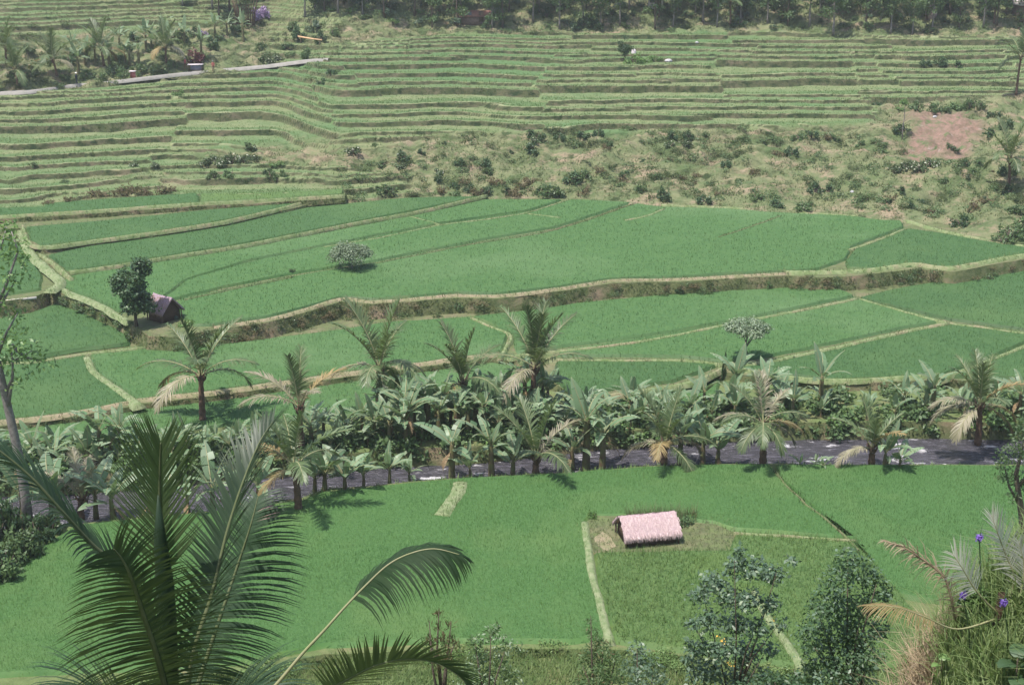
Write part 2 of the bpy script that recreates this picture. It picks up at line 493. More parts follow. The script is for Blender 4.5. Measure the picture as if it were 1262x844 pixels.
def slab(px, z, zb, out=.5, name='terrain', label='', side='bank', top='field_soil', tufts=0, tuft_h=.35, step=.7, jit=.18, seed=0, tuft_mat='dark_grass'):
    P = densify(polyU(px, z), step, True, jit, seed)
    A, V, tp, sd = slab_geo(P, z, zb, out, 4, .14, seed)
    parts = [(V, tp, 0), (V, sd, 1)]
    if tufts:                                           # grass and weeds growing on the bank face
        n = len(A); ring = V.reshape(5, n, 3)
        L = float(np.sum(np.linalg.norm(A - np.roll(A, 1, 0), axis=1))); k = int(L * tufts)
        i = RNG.integers(0, n, k); t = RNG.uniform(0, 1, k); f = RNG.uniform(0, 3.6, k); r = f.astype(int); ff = f - r
        j = (i + 1) % n
        a = ring[r, i] * (1 - t)[:, None] + ring[r, j] * t[:, None]; b = ring[r + 1, i] * (1 - t)[:, None] + ring[r + 1, j] * t[:, None]
        q = a * (1 - ff)[:, None] + b * ff[:, None]
        px_, py_ = proj(q[:, 0], q[:, 1], q[:, 2])
        q = q[(px_ > -120) & (px_ < 1380)]
        m = vnoise(q[:, 0] * .5, q[:, 1] * .5, 4) > .3; q = q[m]
        bv, bf = blades(q[:, 0], q[:, 1], q[:, 2] - .05, tuft_h * RNG.uniform(.4, 1.2, len(q)), .09 * np.ones(len(q)), .8)
        parts.append((bv, bf, 2))
    me = mesh_join(name, parts, [M[top], M[side], M[tuft_mat]])
    return tag(link(name, me), label, 'terrain', kind='structure')


def crop(px, z, label, blade, canopy, dens, h=.22, bh=.3, bw=.05, seed=0, lean=.45, jit=.12):
    """rice standing in one field: a closed canopy with blades breaking through it"""
    P = densify(polyU(px, z), .6, True, jit, seed)
    A, V, tp, sd = slab_geo(P, z + h, z - .05, .28, 2, .10, seed)
    x, y = scatter(A, dens); pxx, pyy = proj(x, y, z)
    k = (pxx > -60) & (pxx < 1320) & (pyy < 900); x, y = x[k], y[k]
    n = len(x); hh = bh * RNG.uniform(.6, 1.25, n) * (1 + .5 * fbm(x * .25, y * .25, seed + 2, 3))
    bv, bf = blades(x, y, np.full(n, z + h - .10), hh, np.full(n, bw), lean)
    # a ragged fringe of leaves on the edge
    m = len(A); reps = 5 if dens > 25 else 3
    e = np.repeat(A, reps, 0) + RNG.normal(0, .14, (m * reps, 2))
    ev, ef = blades(e[:, 0], e[:, 1], np.full(len(e), z + .02), RNG.uniform(.2, .5, len(e)), np.full(len(e), bw * 1.2), .7)
    me = mesh_join('rice_crop', [(V, tp, 0), (V, sd, 1), (bv, bf, 1), (ev, ef, 1)], [M[canopy], M[blade]])
    return tag(link('rice_crop', me), label, 'rice', kind='stuff')


def bund(px, z, w, h, label, mat='bund', grass=30, gh=.19, name='field_bund', cat='bund', gmat='bund_grass', seed=0, dz=0):
    w *= .62 if name == 'field_bund' and mat != 'dirt' else .78
    if h > .3: h *= .68
    rim = any(q in label for q in ('rim', 'lip above', 'highest', 'left of the round'))
    L = densify([p.xy for p in smooth_line([Vector((*U(x, y, z + (0 if rim else h)).xy, 0)) for x, y in px], 5)], .5, False, .12, seed)
    if rim: L = [p + Vector((0, .75 * w)) for p in L]
    A = np.array([tuple(p) for p in L]); t = np.gradient(A, axis=0); t /= np.linalg.norm(t, axis=1)[:, None]
    nrm = np.stack([-t[:, 1], t[:, 0]], 1); n = len(A)
    wv = w * (1 + .5 * fbm(A[:, 0] * .8, A[:, 1] * .8, seed + 1, 3)); hv = h * (1 + .25 * fbm(A[:, 0] * .6, A[:, 1] * .6, seed + 2, 3))
    V = []
    for off, hh in ((-.8, -.3), (-.42, .88), (-.15, 1), (.15, 1), (.42, .88), (.8, -.3)):
        V.append(np.column_stack([A + nrm * (wv * off)[:, None], z + hv * hh]))
    V = np.concatenate(V); F = []
    for r in range(5):
        for i in range(n - 1): F.append((r * n + i, r * n + i + 1, (r + 1) * n + i + 1, (r + 1) * n + i))
    F.append([r * n for r in range(6)]); F.append([r * n + n - 1 for r in range(6)][::-1])
    F = [f[::-1] for f in F]
    parts = [(V, F, 0)]
    k = int(n * .5 * grass)
    if k:
        i = RNG.integers(0, n, k); o = RNG.uniform(-.7, .7, k)
        q = A[i] + nrm[i] * (wv[i] * o)[:, None] + RNG.normal(0, .15, (k, 2))
        zz = z + hv[i] * np.where(np.abs(o) > .42, .55, .95)
        bv, bf = blades(q[:, 0], q[:, 1], zz - .03, gh * RNG.uniform(.4, 1.5, k), np.full(k, .05), .7)
        parts.append((bv, bf, 1))
    me = mesh_join(name, parts, [M[mat], M[gmat]])
    return tag(link(name, me), label, cat, kind='structure')

# ------------------------------------------------------------------ light
SUN_EL, SUN_AZ = 70.0, -125.0          # azimuth clockwise from the view direction: the sun stands high on the left, a little behind the camera
w = bpy.data.worlds.new('World'); S.world = w; w.use_nodes = True
wn = w.node_tree; bg = wn.nodes['Background']; sky = wn.nodes.new('ShaderNodeTexSky'); sky.sky_type = 'NISHITA'; sky.sun_disc = False
sky.sun_elevation = rad(SUN_EL); sky.sun_rotation = rad(SUN_AZ); sky.altitude = 300; sky.dust_density = 2.5; sky.air_density = 1.2
wn.links.new(sky.outputs[0], bg.inputs[0]); bg.inputs[1].default_value = .125
sl = bpy.data.lights.new('sun', 'SUN'); sl.energy = 4.0; sl.angle = rad(.6); sl.color = (1, .95, .87)
so = bpy.data.objects.new('sun', sl); C.objects.link(so)
az, el = rad(SUN_AZ), rad(SUN_EL)
so.rotation_euler = Vector((math.sin(az) * math.cos(el), math.cos(az) * math.cos(el), math.sin(el))).to_track_quat('Z', 'Y').to_euler()
S.view_settings.view_transform = 'Standard'; S.view_settings.look = 'None'; S.view_settings.exposure = .72; S.view_settings.gamma = 1
S.cycles.max_bounces = 6; S.cycles.diffuse_bounces = 3; S.cycles.glossy_bounces = 2; S.cycles.transmission_bounces = 3; S.cycles.transparent_max_bounces = 4
S.cycles.use_denoising = True

# ------------------------------------------------------------------ valley floor
ZA, ZB, ZC, ZD, ZW = 0.0, 0.1, 0.7, 2.0, -1.1
gm = MB(); gm.add([(-260, -60, -2.2), (260, -60, -2.2), (260, 470, -2.2), (-260, 470, -2.2)], [(0, 1, 2, 3)])
tag(link('ground', gm.mesh('ground', M['near_soil'])), 'earth of the valley floor under the terraces and the river bed', 'ground', kind='structure')

RIVER = [(-500, 770), (-150, 735), (0, 690), (98, 668), (280, 650), (370, 636), (480, 620), (600, 610), (760, 600), (900, 594), (1240, 594), (1450, 598), (1800, 606),
         (1800, 520), (1450, 520), (1100, 524), (900, 526), (700, 535), (480, 552), (250, 572), (100, 588), (-150, 600), (-500, 615)]
RP = densify(polyU(RIVER, ZW), 2.5)
wm = MB(); wm.add([(p.x, p.y, ZW) for p in RP], tessellate_polygon([[Vector((p.x, p.y, 0)) for p in RP]]))
tag(link('river_water', wm.mesh('river_water', M['water'])), 'dark grey river with white rapids running between the paddies', 'river', kind='structure')

slab([(-500, 745), (-150, 710), (0, 665), (60, 655), (98, 645), (190, 636), (280, 628), (370, 614), (400, 603), (470, 597), (550, 590), (700, 582), (800, 574), (950, 571), (1240, 573), (1450, 575), (1800, 585),
      (1800, 815), (1400, 812), (980, 826), (760, 799), (700, 799), (560, 799), (400, 806), (300, 826), (-150, 862), (-500, 900)],
     ZA, -1.6, .5, label='low rice terrace on the near side of the river', tufts=90, tuft_mat='weeds', seed=1, top='near_soil', side='near_soil')
slab([(-500, 604), (-100, 592), (100, 586), (250, 573), (370, 564), (480, 554), (600, 548), (760, 531), (900, 523), (1100, 519), (1262, 521), (1500, 521), (1800, 521),
      (1800, 440), (1262, 430), (700, 400), (-500, 480)], ZB, -1.7, .6, label='grassy far bank of the river where the bananas grow', tufts=26, tuft_h=.5, seed=2, top='near_soil')
slab([(-500, 565), (0, 525), (89, 514), (171, 498), (263, 488), (355, 475), (420, 466), (524, 452), (612, 440), (650, 446), (680, 470), (709, 490), (775, 482), (840, 472), (891, 458), (941, 464), (1033, 473), (1100, 470), (1158, 468), (1262, 471), (1500, 480), (1800, 490),
      (1800, 280), (1262, 300), (-500, 300)], ZC, -.1, .25, label='middle rice terrace beyond the bananas, its edge a low earth step', tufts=26, tuft_h=.25, seed=3)
slab([(-500, 395), (-200, 392), (0, 372), (42, 366), (62, 358), (72, 360), (112, 374), (150, 392), (185, 414), (215, 416), (258, 407), (330, 397), (375, 385), (420, 372), (460, 375), (524, 370), (563, 367), (613, 368), (691, 359), (755, 349), (840, 347), (900, 343), (969, 340), (1008, 342), (1045, 341), (1083, 337), (1129, 331), (1176, 335), (1262, 319), (1500, 296), (1800, 270),
      (1800, 222), (1262, 225), (-500, 232)], ZD, .5, .55, label='upper rice terrace in front of the hill, with a weedy earth scarp', tufts=90, tuft_h=.28, seed=4, tuft_mat='scrub_grass')
slab([(60, 325), (85, 337), (140, 331), (192, 321), (300, 304), (420, 281), (520, 261), (598, 244), (604, 232), (-500, 232), (-500, 330), (-200, 320), (20, 290), (42, 310)], 2.28, 1.8, .15,
     label='rice step in the left of the upper terrace, one below the top two', tufts=16, tuft_h=.2, seed=5)
slab([(-500, 310), (-200, 296), (27, 281), (33, 298), (53, 307), (192, 289), (280, 275), (355, 258), (392, 249), (392, 232), (-500, 232)], 2.75, 2.1, .2,
     label='second highest rice step at the foot of the hill on the left', tufts=24, tuft_h=.28, seed=6)
slab([(-500, 300), (-200, 284), (0, 270), (120, 263), (245, 254), (330, 250), (425, 244), (425, 228), (-500, 228)], 3.2, 2.6, .2,
     label='highest narrow rice step at the foot of the hill on the left', tufts=30, tuft_h=.3, seed=7)

# rice, field by field -------------------------------------------------
FAR = dict(blade='rice_far', canopy='rice_far_top'); PALE = dict(blade='rice_pale', canopy='rice_pale_top')
crop([(-300, 288), (0, 268), (120, 261), (245, 251), (242, 240), (120, 248), (0, 257), (-300, 274)], 3.2, 'narrow strip of dark rice highest on the left, right below the hill terraces', dens=8, bw=.08, seed=1, **FAR)
crop([(33, 282), (130, 274), (245, 262), (366, 252), (352, 257), (280, 272), (192, 287), (120, 296), (55, 304), (40, 296)], 2.75, 'long tapering field of dark rice, second below the hill terraces', dens=8, bw=.08, seed=2, **FAR)
crop([(62, 316), (120, 304), (192, 293), (280, 279), (380, 258), (500, 246), (590, 244), (520, 258), (420, 278), (300, 301), (192, 319), (88, 335)], 2.28, 'wedge of dark rice between two long bunds left of the round shrub', dens=9, bw=.075, seed=3, **FAR)
crop([(85, 343), (192, 326), (300, 309), (420, 285), (520, 266), (598, 248), (690, 248), (652, 260), (542, 276), (400, 303), (310, 321), (230, 345), (175, 385), (150, 385), (120, 370), (76, 354)], ZD, 'long rice field behind the dense dark tree and the shack', dens=9, bw=.075, seed=4, **PALE)
crop([(232, 347), (312, 324), (400, 306), (542, 279), (654, 263), (705, 248), (775, 251), (684, 281), (578, 299), (464, 322), (360, 338), (290, 352), (228, 366), (205, 373), (186, 384)], ZD, 'long rice field that holds the round pale shrub', dens=9, bw=.075, seed=5, **PALE)
crop([(224, 371), (290, 357), (360, 343), (464, 326), (578, 303), (686, 285), (785, 253), (815, 257), (890, 259), (960, 264), (1040, 268), (1108, 273), (1112, 281), (1048, 305), (1040, 321), (1005, 333), (969, 335), (900, 338), (840, 342), (755, 344), (691, 354), (613, 363), (563, 362), (524, 365), (460, 370), (420, 367), (375, 380), (330, 391), (262, 401), (240, 402), (226, 390), (214, 377)], ZD, 'broad rice field in the middle of the upper terrace, largest there', dens=10, bw=.075, seed=6, **PALE)
crop([(1120, 284), (1150, 288), (1200, 297), (1262, 307), (1500, 322), (1500, 294), (1262, 316), (1176, 331), (1129, 327), (1083, 333), (1046, 331), (1045, 322), (1056, 308)], ZD, 'dark rice field at the right end of the upper terrace', dens=10, bw=.075, seed=7, **FAR)
crop([(-300, 470), (10, 443), (40, 441), (110, 430), (156, 425), (150, 404), (110, 388), (70, 376), (40, 388), (0, 395), (-300, 420)], ZC + .1, 'rounded rice field below the grassy path bank on the left', dens=14, bw=.06, seed=8, **FAR)
crop([(-300, 485), (0, 450), (40, 447), (104, 439), (113, 460), (140, 480), (162, 496), (89, 510), (0, 520), (-300, 548)], ZC, 'rice field left of the curving footpath', dens=16, bw=.06, seed=9, **FAR)
crop([(113, 439), (155, 432), (215, 427), (277, 427), (340, 419), (420, 409), (471, 400), (578, 393), (624, 412), (616, 434), (524, 448), (420, 461), (355, 470), (263, 483), (176, 493), (150, 478), (122, 459)], ZC, 'rice field under the weedy scarp, right of the curving footpath', dens=16, bw=.06, seed=10, **PALE)
crop([(586, 392), (663, 384), (720, 375), (840, 364), (937, 357), (1012, 354), (1040, 361), (1050, 366), (905, 395), (820, 411), (684, 429), (640, 436), (632, 412)], ZC, 'rice field under the scarp right of the twin palms', dens=14, bw=.06, seed=11, **PALE)
crop([(690, 434), (820, 415), (905, 399), (1055, 370), (1110, 384), (1160, 397), (1122, 403), (1019, 425), (941, 441), (893, 446), (840, 440), (690, 439)], ZC, 'long rice field behind the umbrella shaped tree', dens=15, bw=.06, seed=12, **PALE)
crop([(690, 445), (840, 446), (886, 450), (827, 471), (709, 487), (686, 468)], ZC, 'short wedge of rice just above the banana grove', dens=18, bw=.06, seed=13, **FAR)
crop([(902, 456), (941, 448), (1019, 432), (1122, 409), (1170, 400), (1262, 412), (1262, 423), (1215, 442), (1158, 463), (1033, 469), (941, 460)], ZC, 'rice field in front of the umbrella shaped tree', dens=17, bw=.06, seed=14, **FAR)
crop([(1060, 369), (1115, 356), (1180, 346), (1262, 336), (1500, 314), (1500, 430), (1262, 407), (1172, 395)], ZC, 'dark rice field at the far right of the middle terrace', dens=14, bw=.06, seed=15, **FAR)
crop([(1166, 465), (1215, 447), (1262, 428), (1500, 440), (1500, 472), (1262, 467)], ZC, 'small corner of rice at the right above the banana bank', dens=16, bw=.06, seed=16, **FAR)
crop([(-300, 568), (0, 531), (89, 520), (171, 506), (263, 495), (355, 482), (420, 474), (524, 460), (600, 449), (645, 455), (670, 482), (600, 512), (450, 512), (330, 520), (250, 527), (100, 540), (-300, 590)], ZB, 'strip of rice between the earth step and the banana grove', dens=18, bw=.06, seed=17, **PALE)
crop([(700, 497), (800, 484), (850, 476), (885, 466), (880, 490), (800, 505), (700, 512)], ZB, 'small strip of rice behind the bananas right of the twin palms', dens=14, bw=.06, seed=18, **PALE)

NEAR = dict(blade='rice_near', canopy='rice_near_top')
crop([(-300, 765), (-100, 735), (0, 702), (40, 684), (98, 650), (190, 641), (280, 633), (345, 624), (370, 621), (400, 610), (470, 602), (550, 594), (700, 586), (800, 578), (948, 575), (956, 590), (998, 625), (1052, 664), (905, 653), (880, 645), (800, 637), (726, 636), (718, 645), (728, 700), (746, 784), (700, 791), (560, 791), (400, 796), (300, 817), (-100, 838), (-300, 850)], ZA, 'large bright green rice field in front of the river', dens=110, bh=.27, bw=.028, seed=20, **NEAR)
crop([(959, 576), (1240, 577), (1500, 578), (1500, 795), (1110, 735), (1062, 682), (1005, 628), (963, 590)], ZA, 'bright green rice field at the right in front of the river', dens=105, bh=.27, bw=.028, seed=21, **NEAR)
crop([(735, 685), (800, 684), (902, 682), (908, 659), (980, 663), (1056, 669), (1095, 722), (1150, 790), (1180, 818), (985, 821), (870, 806), (762, 792), (745, 745)], ZA, 'yellower coarse rice field below the straw hut', blade='rice_ripe', canopy='rice_ripe_top', dens=80, bh=.42, bw=.045, lean=.8, seed=22)

crop([(248, 250), (330, 247), (421, 241), (421, 235), (330, 239), (248, 241)], 3.2, 'pale yellow green strip of rice right of the highest dark strip', blade='rice_hill', canopy='rice_ripe_top', dens=10, bw=.08, seed=30)
crop([(-300, 385), (-300, 335), (-100, 318), (0, 298), (18, 298), (33, 318), (50, 340), (48, 358), (0, 365)], ZD, 'small rice field left of the winding footpath, cut by the left edge', dens=10, bw=.07, seed=31, **FAR)
# bunds and footpaths ---------------------------------------------------
B = bund
B([(-300, 286), (0, 269), (120, 262), (245, 253), (330, 249), (425, 243)], 3.2, .5, .42, 'grassy bund on the edge of the highest rice step')
B([(27, 281), (33, 298), (53, 307), (120, 299), (192, 289), (280, 275), (355, 257), (372, 252)], 2.75, .5, .45, 'grassy bund rimming the second highest rice step')
B([(85, 338), (140, 331), (192, 322), (300, 305), (420, 281), (520, 262), (600, 243)], 2.28, .4, .45, 'thin pale bund running from the footpath to the hill, left of the round shrub')
B([(400, 304), (470, 292), (542, 277), (600, 270), (652, 261), (700, 246)], ZD, .35, .40, 'thin bund behind the round shrub')
B([(495, 264), (520, 270), (545, 277)], ZD, .25, .38, 'short faint bund joining two long bunds')
B([(650, 263), (690, 268)], ZD, .25, .40, 'short bund stub right of the joined bunds')
B([(228, 369), (290, 355), (345, 344), (359, 341)], ZD, .3, .42, 'dark weedy rice edge right of the shack', mat='field_soil', gmat='dark_grass')
B([(464, 324), (520, 313), (578, 301), (684, 283), (777, 252)], ZD, .3, .40, 'weedy rice edge right of the round shrub', mat='field_soil', gmat='dark_grass')
B([(885, 292), (925, 279), (962, 266)], ZD, .3, .40, 'weedy line through the broad field', mat='field_soil', gmat='dark_grass')
B([(770, 271), (795, 266), (818, 257)], ZD, .5, .45, 'short pale bund at the hill foot')
B([(1046, 307), (1080, 296), (1114, 282)], ZD, .55, .45, 'pale bund crossing to the hill foot on the right')
B([(815, 255), (890, 258), (960, 263), (1040, 268), (1110, 273), (1150, 284), (1200, 295), (1262, 305), (1400, 315)], ZD, .7, .35, 'grassy rim between the rice and the rough hill bank')
B([(262, 406), (330, 396), (375, 384), (420, 371), (460, 374), (524, 369), (563, 366), (613, 367), (691, 358), (755, 348), (840, 346), (969, 339)], ZD, .6, .16, 'bare earth rim along the top of the long scarp', mat='dirt', gmat='scrub_grass', grass=45, gh=.2)
B([(969, 339), (1045, 338), (1083, 335), (1129, 329), (1176, 333), (1262, 318), (1400, 304)], ZD, .9, .3, 'grassy rim along the right end of the long scarp', gh=.3, grass=30)
B([(-10, 262), (22, 280), (33, 300), (45, 318), (60, 332), (75, 346), (60, 357)], 2.3, .9, .4, 'pale grassy footpath winding down past the shack tree', 'path', name='footpath', cat='footpath')
B([(50, 312), (64, 322), (76, 332), (88, 342)], 2.2, .5, .5, 'narrow grassy bund beside the winding footpath')
B([(70, 353), (100, 365), (130, 378), (160, 396)], ZD, .7, .25, 'grassy footpath towards the shack', 'path', name='footpath', cat='footpath')
B([(-300, 470), (0, 447), (40, 445), (110, 434), (155, 430), (200, 424)], ZC, .5, .55, 'grassy bund below the rounded field')
B([(108, 438), (112, 452), (122, 463), (147, 480), (172, 498)], ZC, .8, .5, 'curving pale footpath between two rice fields on the left', 'path', name='footpath', cat='footpath')
B([(-300, 548), (0, 524), (89, 513), (171, 497), (263, 487), (355, 474), (420, 465), (524, 451), (615, 439)], ZC, .7, .2, 'bare earth rim along the step above the bananas', mat='dirt', gmat='scrub_grass', grass=40, gh=.18)
B([(581, 391), (605, 401), (629, 412), (625, 425), (615, 438)], ZC, .5, .5, 'pale bund behind the twin palms')
B([(625, 438), (684, 432), (750, 425), (820, 414), (905, 397), (985, 382), (1057, 367)], ZC, .6, .5, 'long straight bund passing behind the umbrella shaped tree')
B([(640, 443), (681, 442), (760, 443), (840, 443), (891, 448)], ZC, .5, .5, 'level pale bund between the palms and the umbrella shaped tree')
B([(709, 491), (775, 482), (840, 472), (870, 463), (893, 452)], ZC, .6, .45, 'pale bund just above the bananas right of the twin palms')
B([(891, 450), (941, 445), (1019, 429), (1070, 418), (1122, 406), (1168, 397)], ZC, .7, .55, 'thick grassy bund running right from the umbrella shaped tree')
B([(893, 455), (941, 463), (985, 470), (1033, 473), (1100, 470), (1158, 466)], ZC, .6, .42, 'low grassy bund on the lip above the banana bank')
B([(1057, 367), (1110, 382), (1168, 397), (1215, 403), (1262, 410), (1400, 425)], ZC, .45, .45, 'thin bund along the dark right field')
B([(1158, 466), (1185, 456), (1215, 445), (1262, 426), (1330, 400)], ZC, .6, .5, 'grassy bund climbing to the right edge')
B([(721, 642), (722, 660), (729, 700), (738, 740), (751, 790)], ZA, .62, .45, 'pale earth footpath down from the straw hut', 'path', name='footpath', cat='footpath', grass=12)
B([(568, 593), (563, 605), (553, 620), (543, 633)], ZA, 1.15, .50, 'short wide footpath ending in the near rice', 'path', name='footpath', cat='footpath', grass=40)
B([(930, 728), (945, 755), (965, 785), (990, 820)], ZA, .6, .55, 'pale earth footpath behind the white leaved shrub', 'path', name='footpath', cat='footpath', grass=8)
B([(905, 655), (980, 660), (1058, 666)], ZA, .35, .48, 'thin bund right of the straw hut')
B([(957, 580), (975, 603), (1001, 626), (1030, 648), (1060, 678)], ZA, .28, .40, 'weedy dark line between the two near fields', mat='field_soil', gmat='dark_grass')
slab([(718, 645), (735, 634), (800, 637), (880, 646), (906, 657), (902, 682), (800, 684), (735, 685), (726, 672)], .12, -.1, .2, label='grassy plot of trodden earth under the straw hut', top='field_soil', seed=30, step=.5)

# hill ------------------------------------------------------------------
COLS = [  # photo column, height at the foot, row of the foot, (row, slope up to it)...
    (-600, 3.3, 270, [(125, .11), (55, .26), (-20, .2), (-80, .4)]),
    (-100, 3.3, 262, [(121, .11), (52, .27), (-20, .19), (-80, .4)]),
    (0, 3.3, 257, [(117, .11), (50, .28), (-20, .19), (-80, .4)]),
    (245, 3.3, 240, [(93, .11), (46, .26), (-20, .22), (-80, .4)]),
    (330, 3.2, 243, [(86, .105), (45, .2), (-20, .26), (-80, .4)]),
    (420, 2.9, 243, [(200, .2), (165, .22), (60, .10), (38, .27), (-20, .42)]),
    (560, 2.3, 242, [(165, .27), (40, .10), (-20, .40)]),
    (680, 2.2, 242, [(160, .30), (37, .10), (-20, .40)]),
    (820, 2.2, 252, [(150, 'ref'), (110, 'ref'), (36, 'ref'), (-20, .40)]),
    (960, 2.2, 262, [(150, 'ref'), (110, 'ref'), (41, 'ref'), (-20, .40)]),
    (1100, 2.2, 272, [(150, 'ref'), (112, 'ref'), (48, 'ref'), (25, .36), (-20, .34)]),
    (1262, 2.2, 304, [(150, 'ref'), (112, 'ref'), (48, 'ref'), (-20, .38)]),
    (1700, 2.2, 330, [(150, 'ref'), (112, 'ref'), (48, 'ref'), (-20, .40)])]
YS = np.arange(120, 460, .5); PROF = []


def ref_slope(py, y0, z0):               # terraces keep one level along the hill: same height on the same photo row
    ya = (CAM_Z - 2.2) / T(242); za = 2.2; yb = (CAM_Z - za + .30 * ya) / (T(160) + .30); zb = za + .30 * (yb - ya)
    s = .30 if py > 160 else .10; y1, z1 = (ya, za) if py > 160 else (yb, zb)
    Y = (CAM_Z - z1 + s * y1) / (T(py) + s); return (z1 + s * (Y - y1) - z0) / (Y - y0)


for cpx, z0, py0, kn in COLS:
    Y = (CAM_Z - z0) / T(py0); ys, zs = [Y - 40, Y - 1.2, Y], [z0 - 1.6, z0 - 1.2, z0]
    for py, s in kn:
        if s == 'ref': s = ref_slope(py, ys[-1], zs[-1])
        Y2 = (CAM_Z - zs[-1] + s * ys[-1]) / (T(py) + s); zs.append(zs[-1] + s * (Y2 - ys[-1])); ys.append(Y2)
    ys.append(ys[-1] + 60); zs.append(zs[-1] + 26); ys.append(ys[-1] + 300); zs.append(zs[-1] + 90)
    PROF.append(np.interp(YS, ys, zs))
PROF = np.array(PROF); CP = np.array([c[0] for c in COLS], float)


def z_base(X, Y):
    X = np.asarray(X, float); Y = np.asarray(Y, float); z = np.full(X.shape, 6.0)
    yi = np.clip((Y - YS[0]) / .5, 0, len(YS) - 1.001); y0 = yi.astype(int); fy = yi - y0
    for _ in range(4):
        px, _u = proj(X, Y, z); px = np.clip(px, CP[0], CP[-1] - 1)
        c = np.clip(np.searchsorted(CP, px, 'right') - 1, 0, len(CP) - 2); t = (px - CP[c]) / (CP[c + 1] - CP[c]); t = t * t * (3 - 2 * t)
        za = PROF[c, y0] * (1 - fy) + PROF[c, y0 + 1] * fy; zb = PROF[c + 1, y0] * (1 - fy) + PROF[c + 1, y0 + 1] * fy
        z = za * (1 - t) + zb * t
    return z


TERR1 = [(-700, 272), (0, 262), (245, 250), (400, 250), (512, 240), (498, 214), (430, 205), (330, 203), (250, 204), (240, 190), (350, 178), (450, 182), (520, 172), (590, 164), (800, 158), (960, 157), (1075, 150), (1085, 128), (1262, 114), (1700, 110), (1700, 46), (1262, 45), (960, 40), (560, 39), (430, 52), (330, 84), (0, 115), (-700, 150)]
TERR2 = [(-700, 62), (0, 50), (120, 40), (215, 30), (330, 20), (335, 82), (400, 60), (420, 30), (400, -10), (330, -30), (-700, -30)]


def soft(P, px, py, d=6):
    return sum(inside(P, px + a, py + b).astype(float) for a, b in ((0, 0), (d, 0), (-d, 0), (0, d * .4), (0, -d * .4))) / 5


def levels(seed, n=140):
    r = np.random.default_rng(seed); h = r.choice([.30, .40, .50, .62, .85], n, p=[.18, .27, .28, .19, .08]); return np.cumsum(h) - .5


LV = [levels(s) for s in (3, 9, 14, 21, 33, 41)]


def hill(X, Y):
    zb = z_base(X, Y); px, py = proj(X, Y, zb)
    jx = 60 * (vnoise(np.floor(zb * 1.35) * 7.3 + .5 * 0, zb * 0, 61) - .5) + 25 * fbm(Y * .12, X * .05, 61, 3)
    seg = (px + jx > 214).astype(int) + ((px + jx > 398) & (py < 200)).astype(int) + (px + jx + .5 * py > 735).astype(int) + (px + jx > 905).astype(int) + ((px + jx > 1075)).astype(int)
    w = zb + .75 * fbm(X * .045, Y * .06, 5, 3) + .20 * fbm(X * .30, Y * .30, 8, 3) +   .15 * np.floor(3.2 * vnoise(X * .022 + .3 * fbm(X * .1, Y * .1, 15, 2), Y * .028 + 4, 13))
    zt = np.empty_like(zb); f = np.empty_like(zb)
    for s in range(len(LV)):
        k = seg == s
        if not k.any(): continue
        L = LV[s]; i = np.clip(np.searchsorted(L, w[k], 'right') - 1, 0, len(L) - 2)
        ff = (w[k] - L[i]) / (L[i + 1] - L[i]); hgt = L[i + 1] - L[i]
        rw = .07 + .06 * vnoise(X[k] * .12, i * 3.1, 4)
        rw = rw * (.8 + .9 * vnoise(X[k] * .25, Y[k] * .25, 6)); up = np.clip((ff - (1 - rw)) / rw, 0, 1); lip = np.exp(-(ff / .06) ** 2) * .07 + np.exp(-((ff - 1) / .03) ** 2) * .05
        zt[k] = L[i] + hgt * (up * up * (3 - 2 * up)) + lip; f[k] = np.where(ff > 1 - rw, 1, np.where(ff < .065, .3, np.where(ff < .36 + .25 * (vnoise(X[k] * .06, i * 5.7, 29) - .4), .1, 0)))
    m1 = soft(TERR1, px, py); m2 = soft(TERR2, px, py)
    hole = np.clip((fbm(X * .07, Y * .16, 77, 3) - .12) * 8, 0, 1) * (py > 150) * (px < 520) * .6
    m = np.clip(m1 + .85 * m2, 0, 1) * (1 - .8 * hole)
    rough = 2.3 * fbm(X * .14, Y * .2, 31, 4) + 1.0 * np.abs(fbm(X * .34, Y * .42, 38, 3)) * 2 + .7 * fbm(X * .8, Y * .8, 35, 3) - .3
    foot = np.clip((zb - 2.2) / 1.2, 0, 1)
    ledge = .55 * np.clip(fbm(X * .05, Y * .05, 44, 2) * 3 + .6, 0, 1)
    bank = (zb * (1 - ledge) + zt * ledge) + rough * foot * 1.15
    z = bank * (1 - m) + (zt + .10 * fbm(X * .6, Y * .6, 47, 2)) * m
    top = np.clip((Y - 262) / 20, 0, 1); z = z + rough * top * .5
    red = np.clip(1.25 - np.hypot((px - 1158) / 48, (py - 166) / 34) + 2.4 * fbm(X * .22, Y * .35, 90, 4), 0, 1)
    red = np.clip(red * 1.5, 0, 1) * (1 - m)
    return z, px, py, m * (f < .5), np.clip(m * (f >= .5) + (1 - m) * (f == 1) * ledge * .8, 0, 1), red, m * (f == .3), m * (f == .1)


XS = np.concatenate([np.arange(-150, -86, .9), np.arange(-86, 92, .34), np.arange(92, 160, .9)])
YY = np.concatenate([np.arange(143, 268, .18), np.arange(268, 330, .6), np.arange(330, 455, 3.0)])
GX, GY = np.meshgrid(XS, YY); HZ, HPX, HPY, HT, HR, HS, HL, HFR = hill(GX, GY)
ny, nx = GX.shape; ii = np.arange(ny * nx).reshape(ny, nx)
HF = np.stack([ii[:-1, :-1], ii[:-1, 1:], ii[1:, 1:], ii[1:, :-1]], -1).reshape(-1, 4)
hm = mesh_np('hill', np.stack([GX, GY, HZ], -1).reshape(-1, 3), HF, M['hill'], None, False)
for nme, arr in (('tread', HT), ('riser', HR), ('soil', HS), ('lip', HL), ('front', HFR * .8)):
    at = hm.attributes.new(nme, 'FLOAT', 'POINT'); at.data.foreach_set('value', arr.astype(np.float32).ravel())
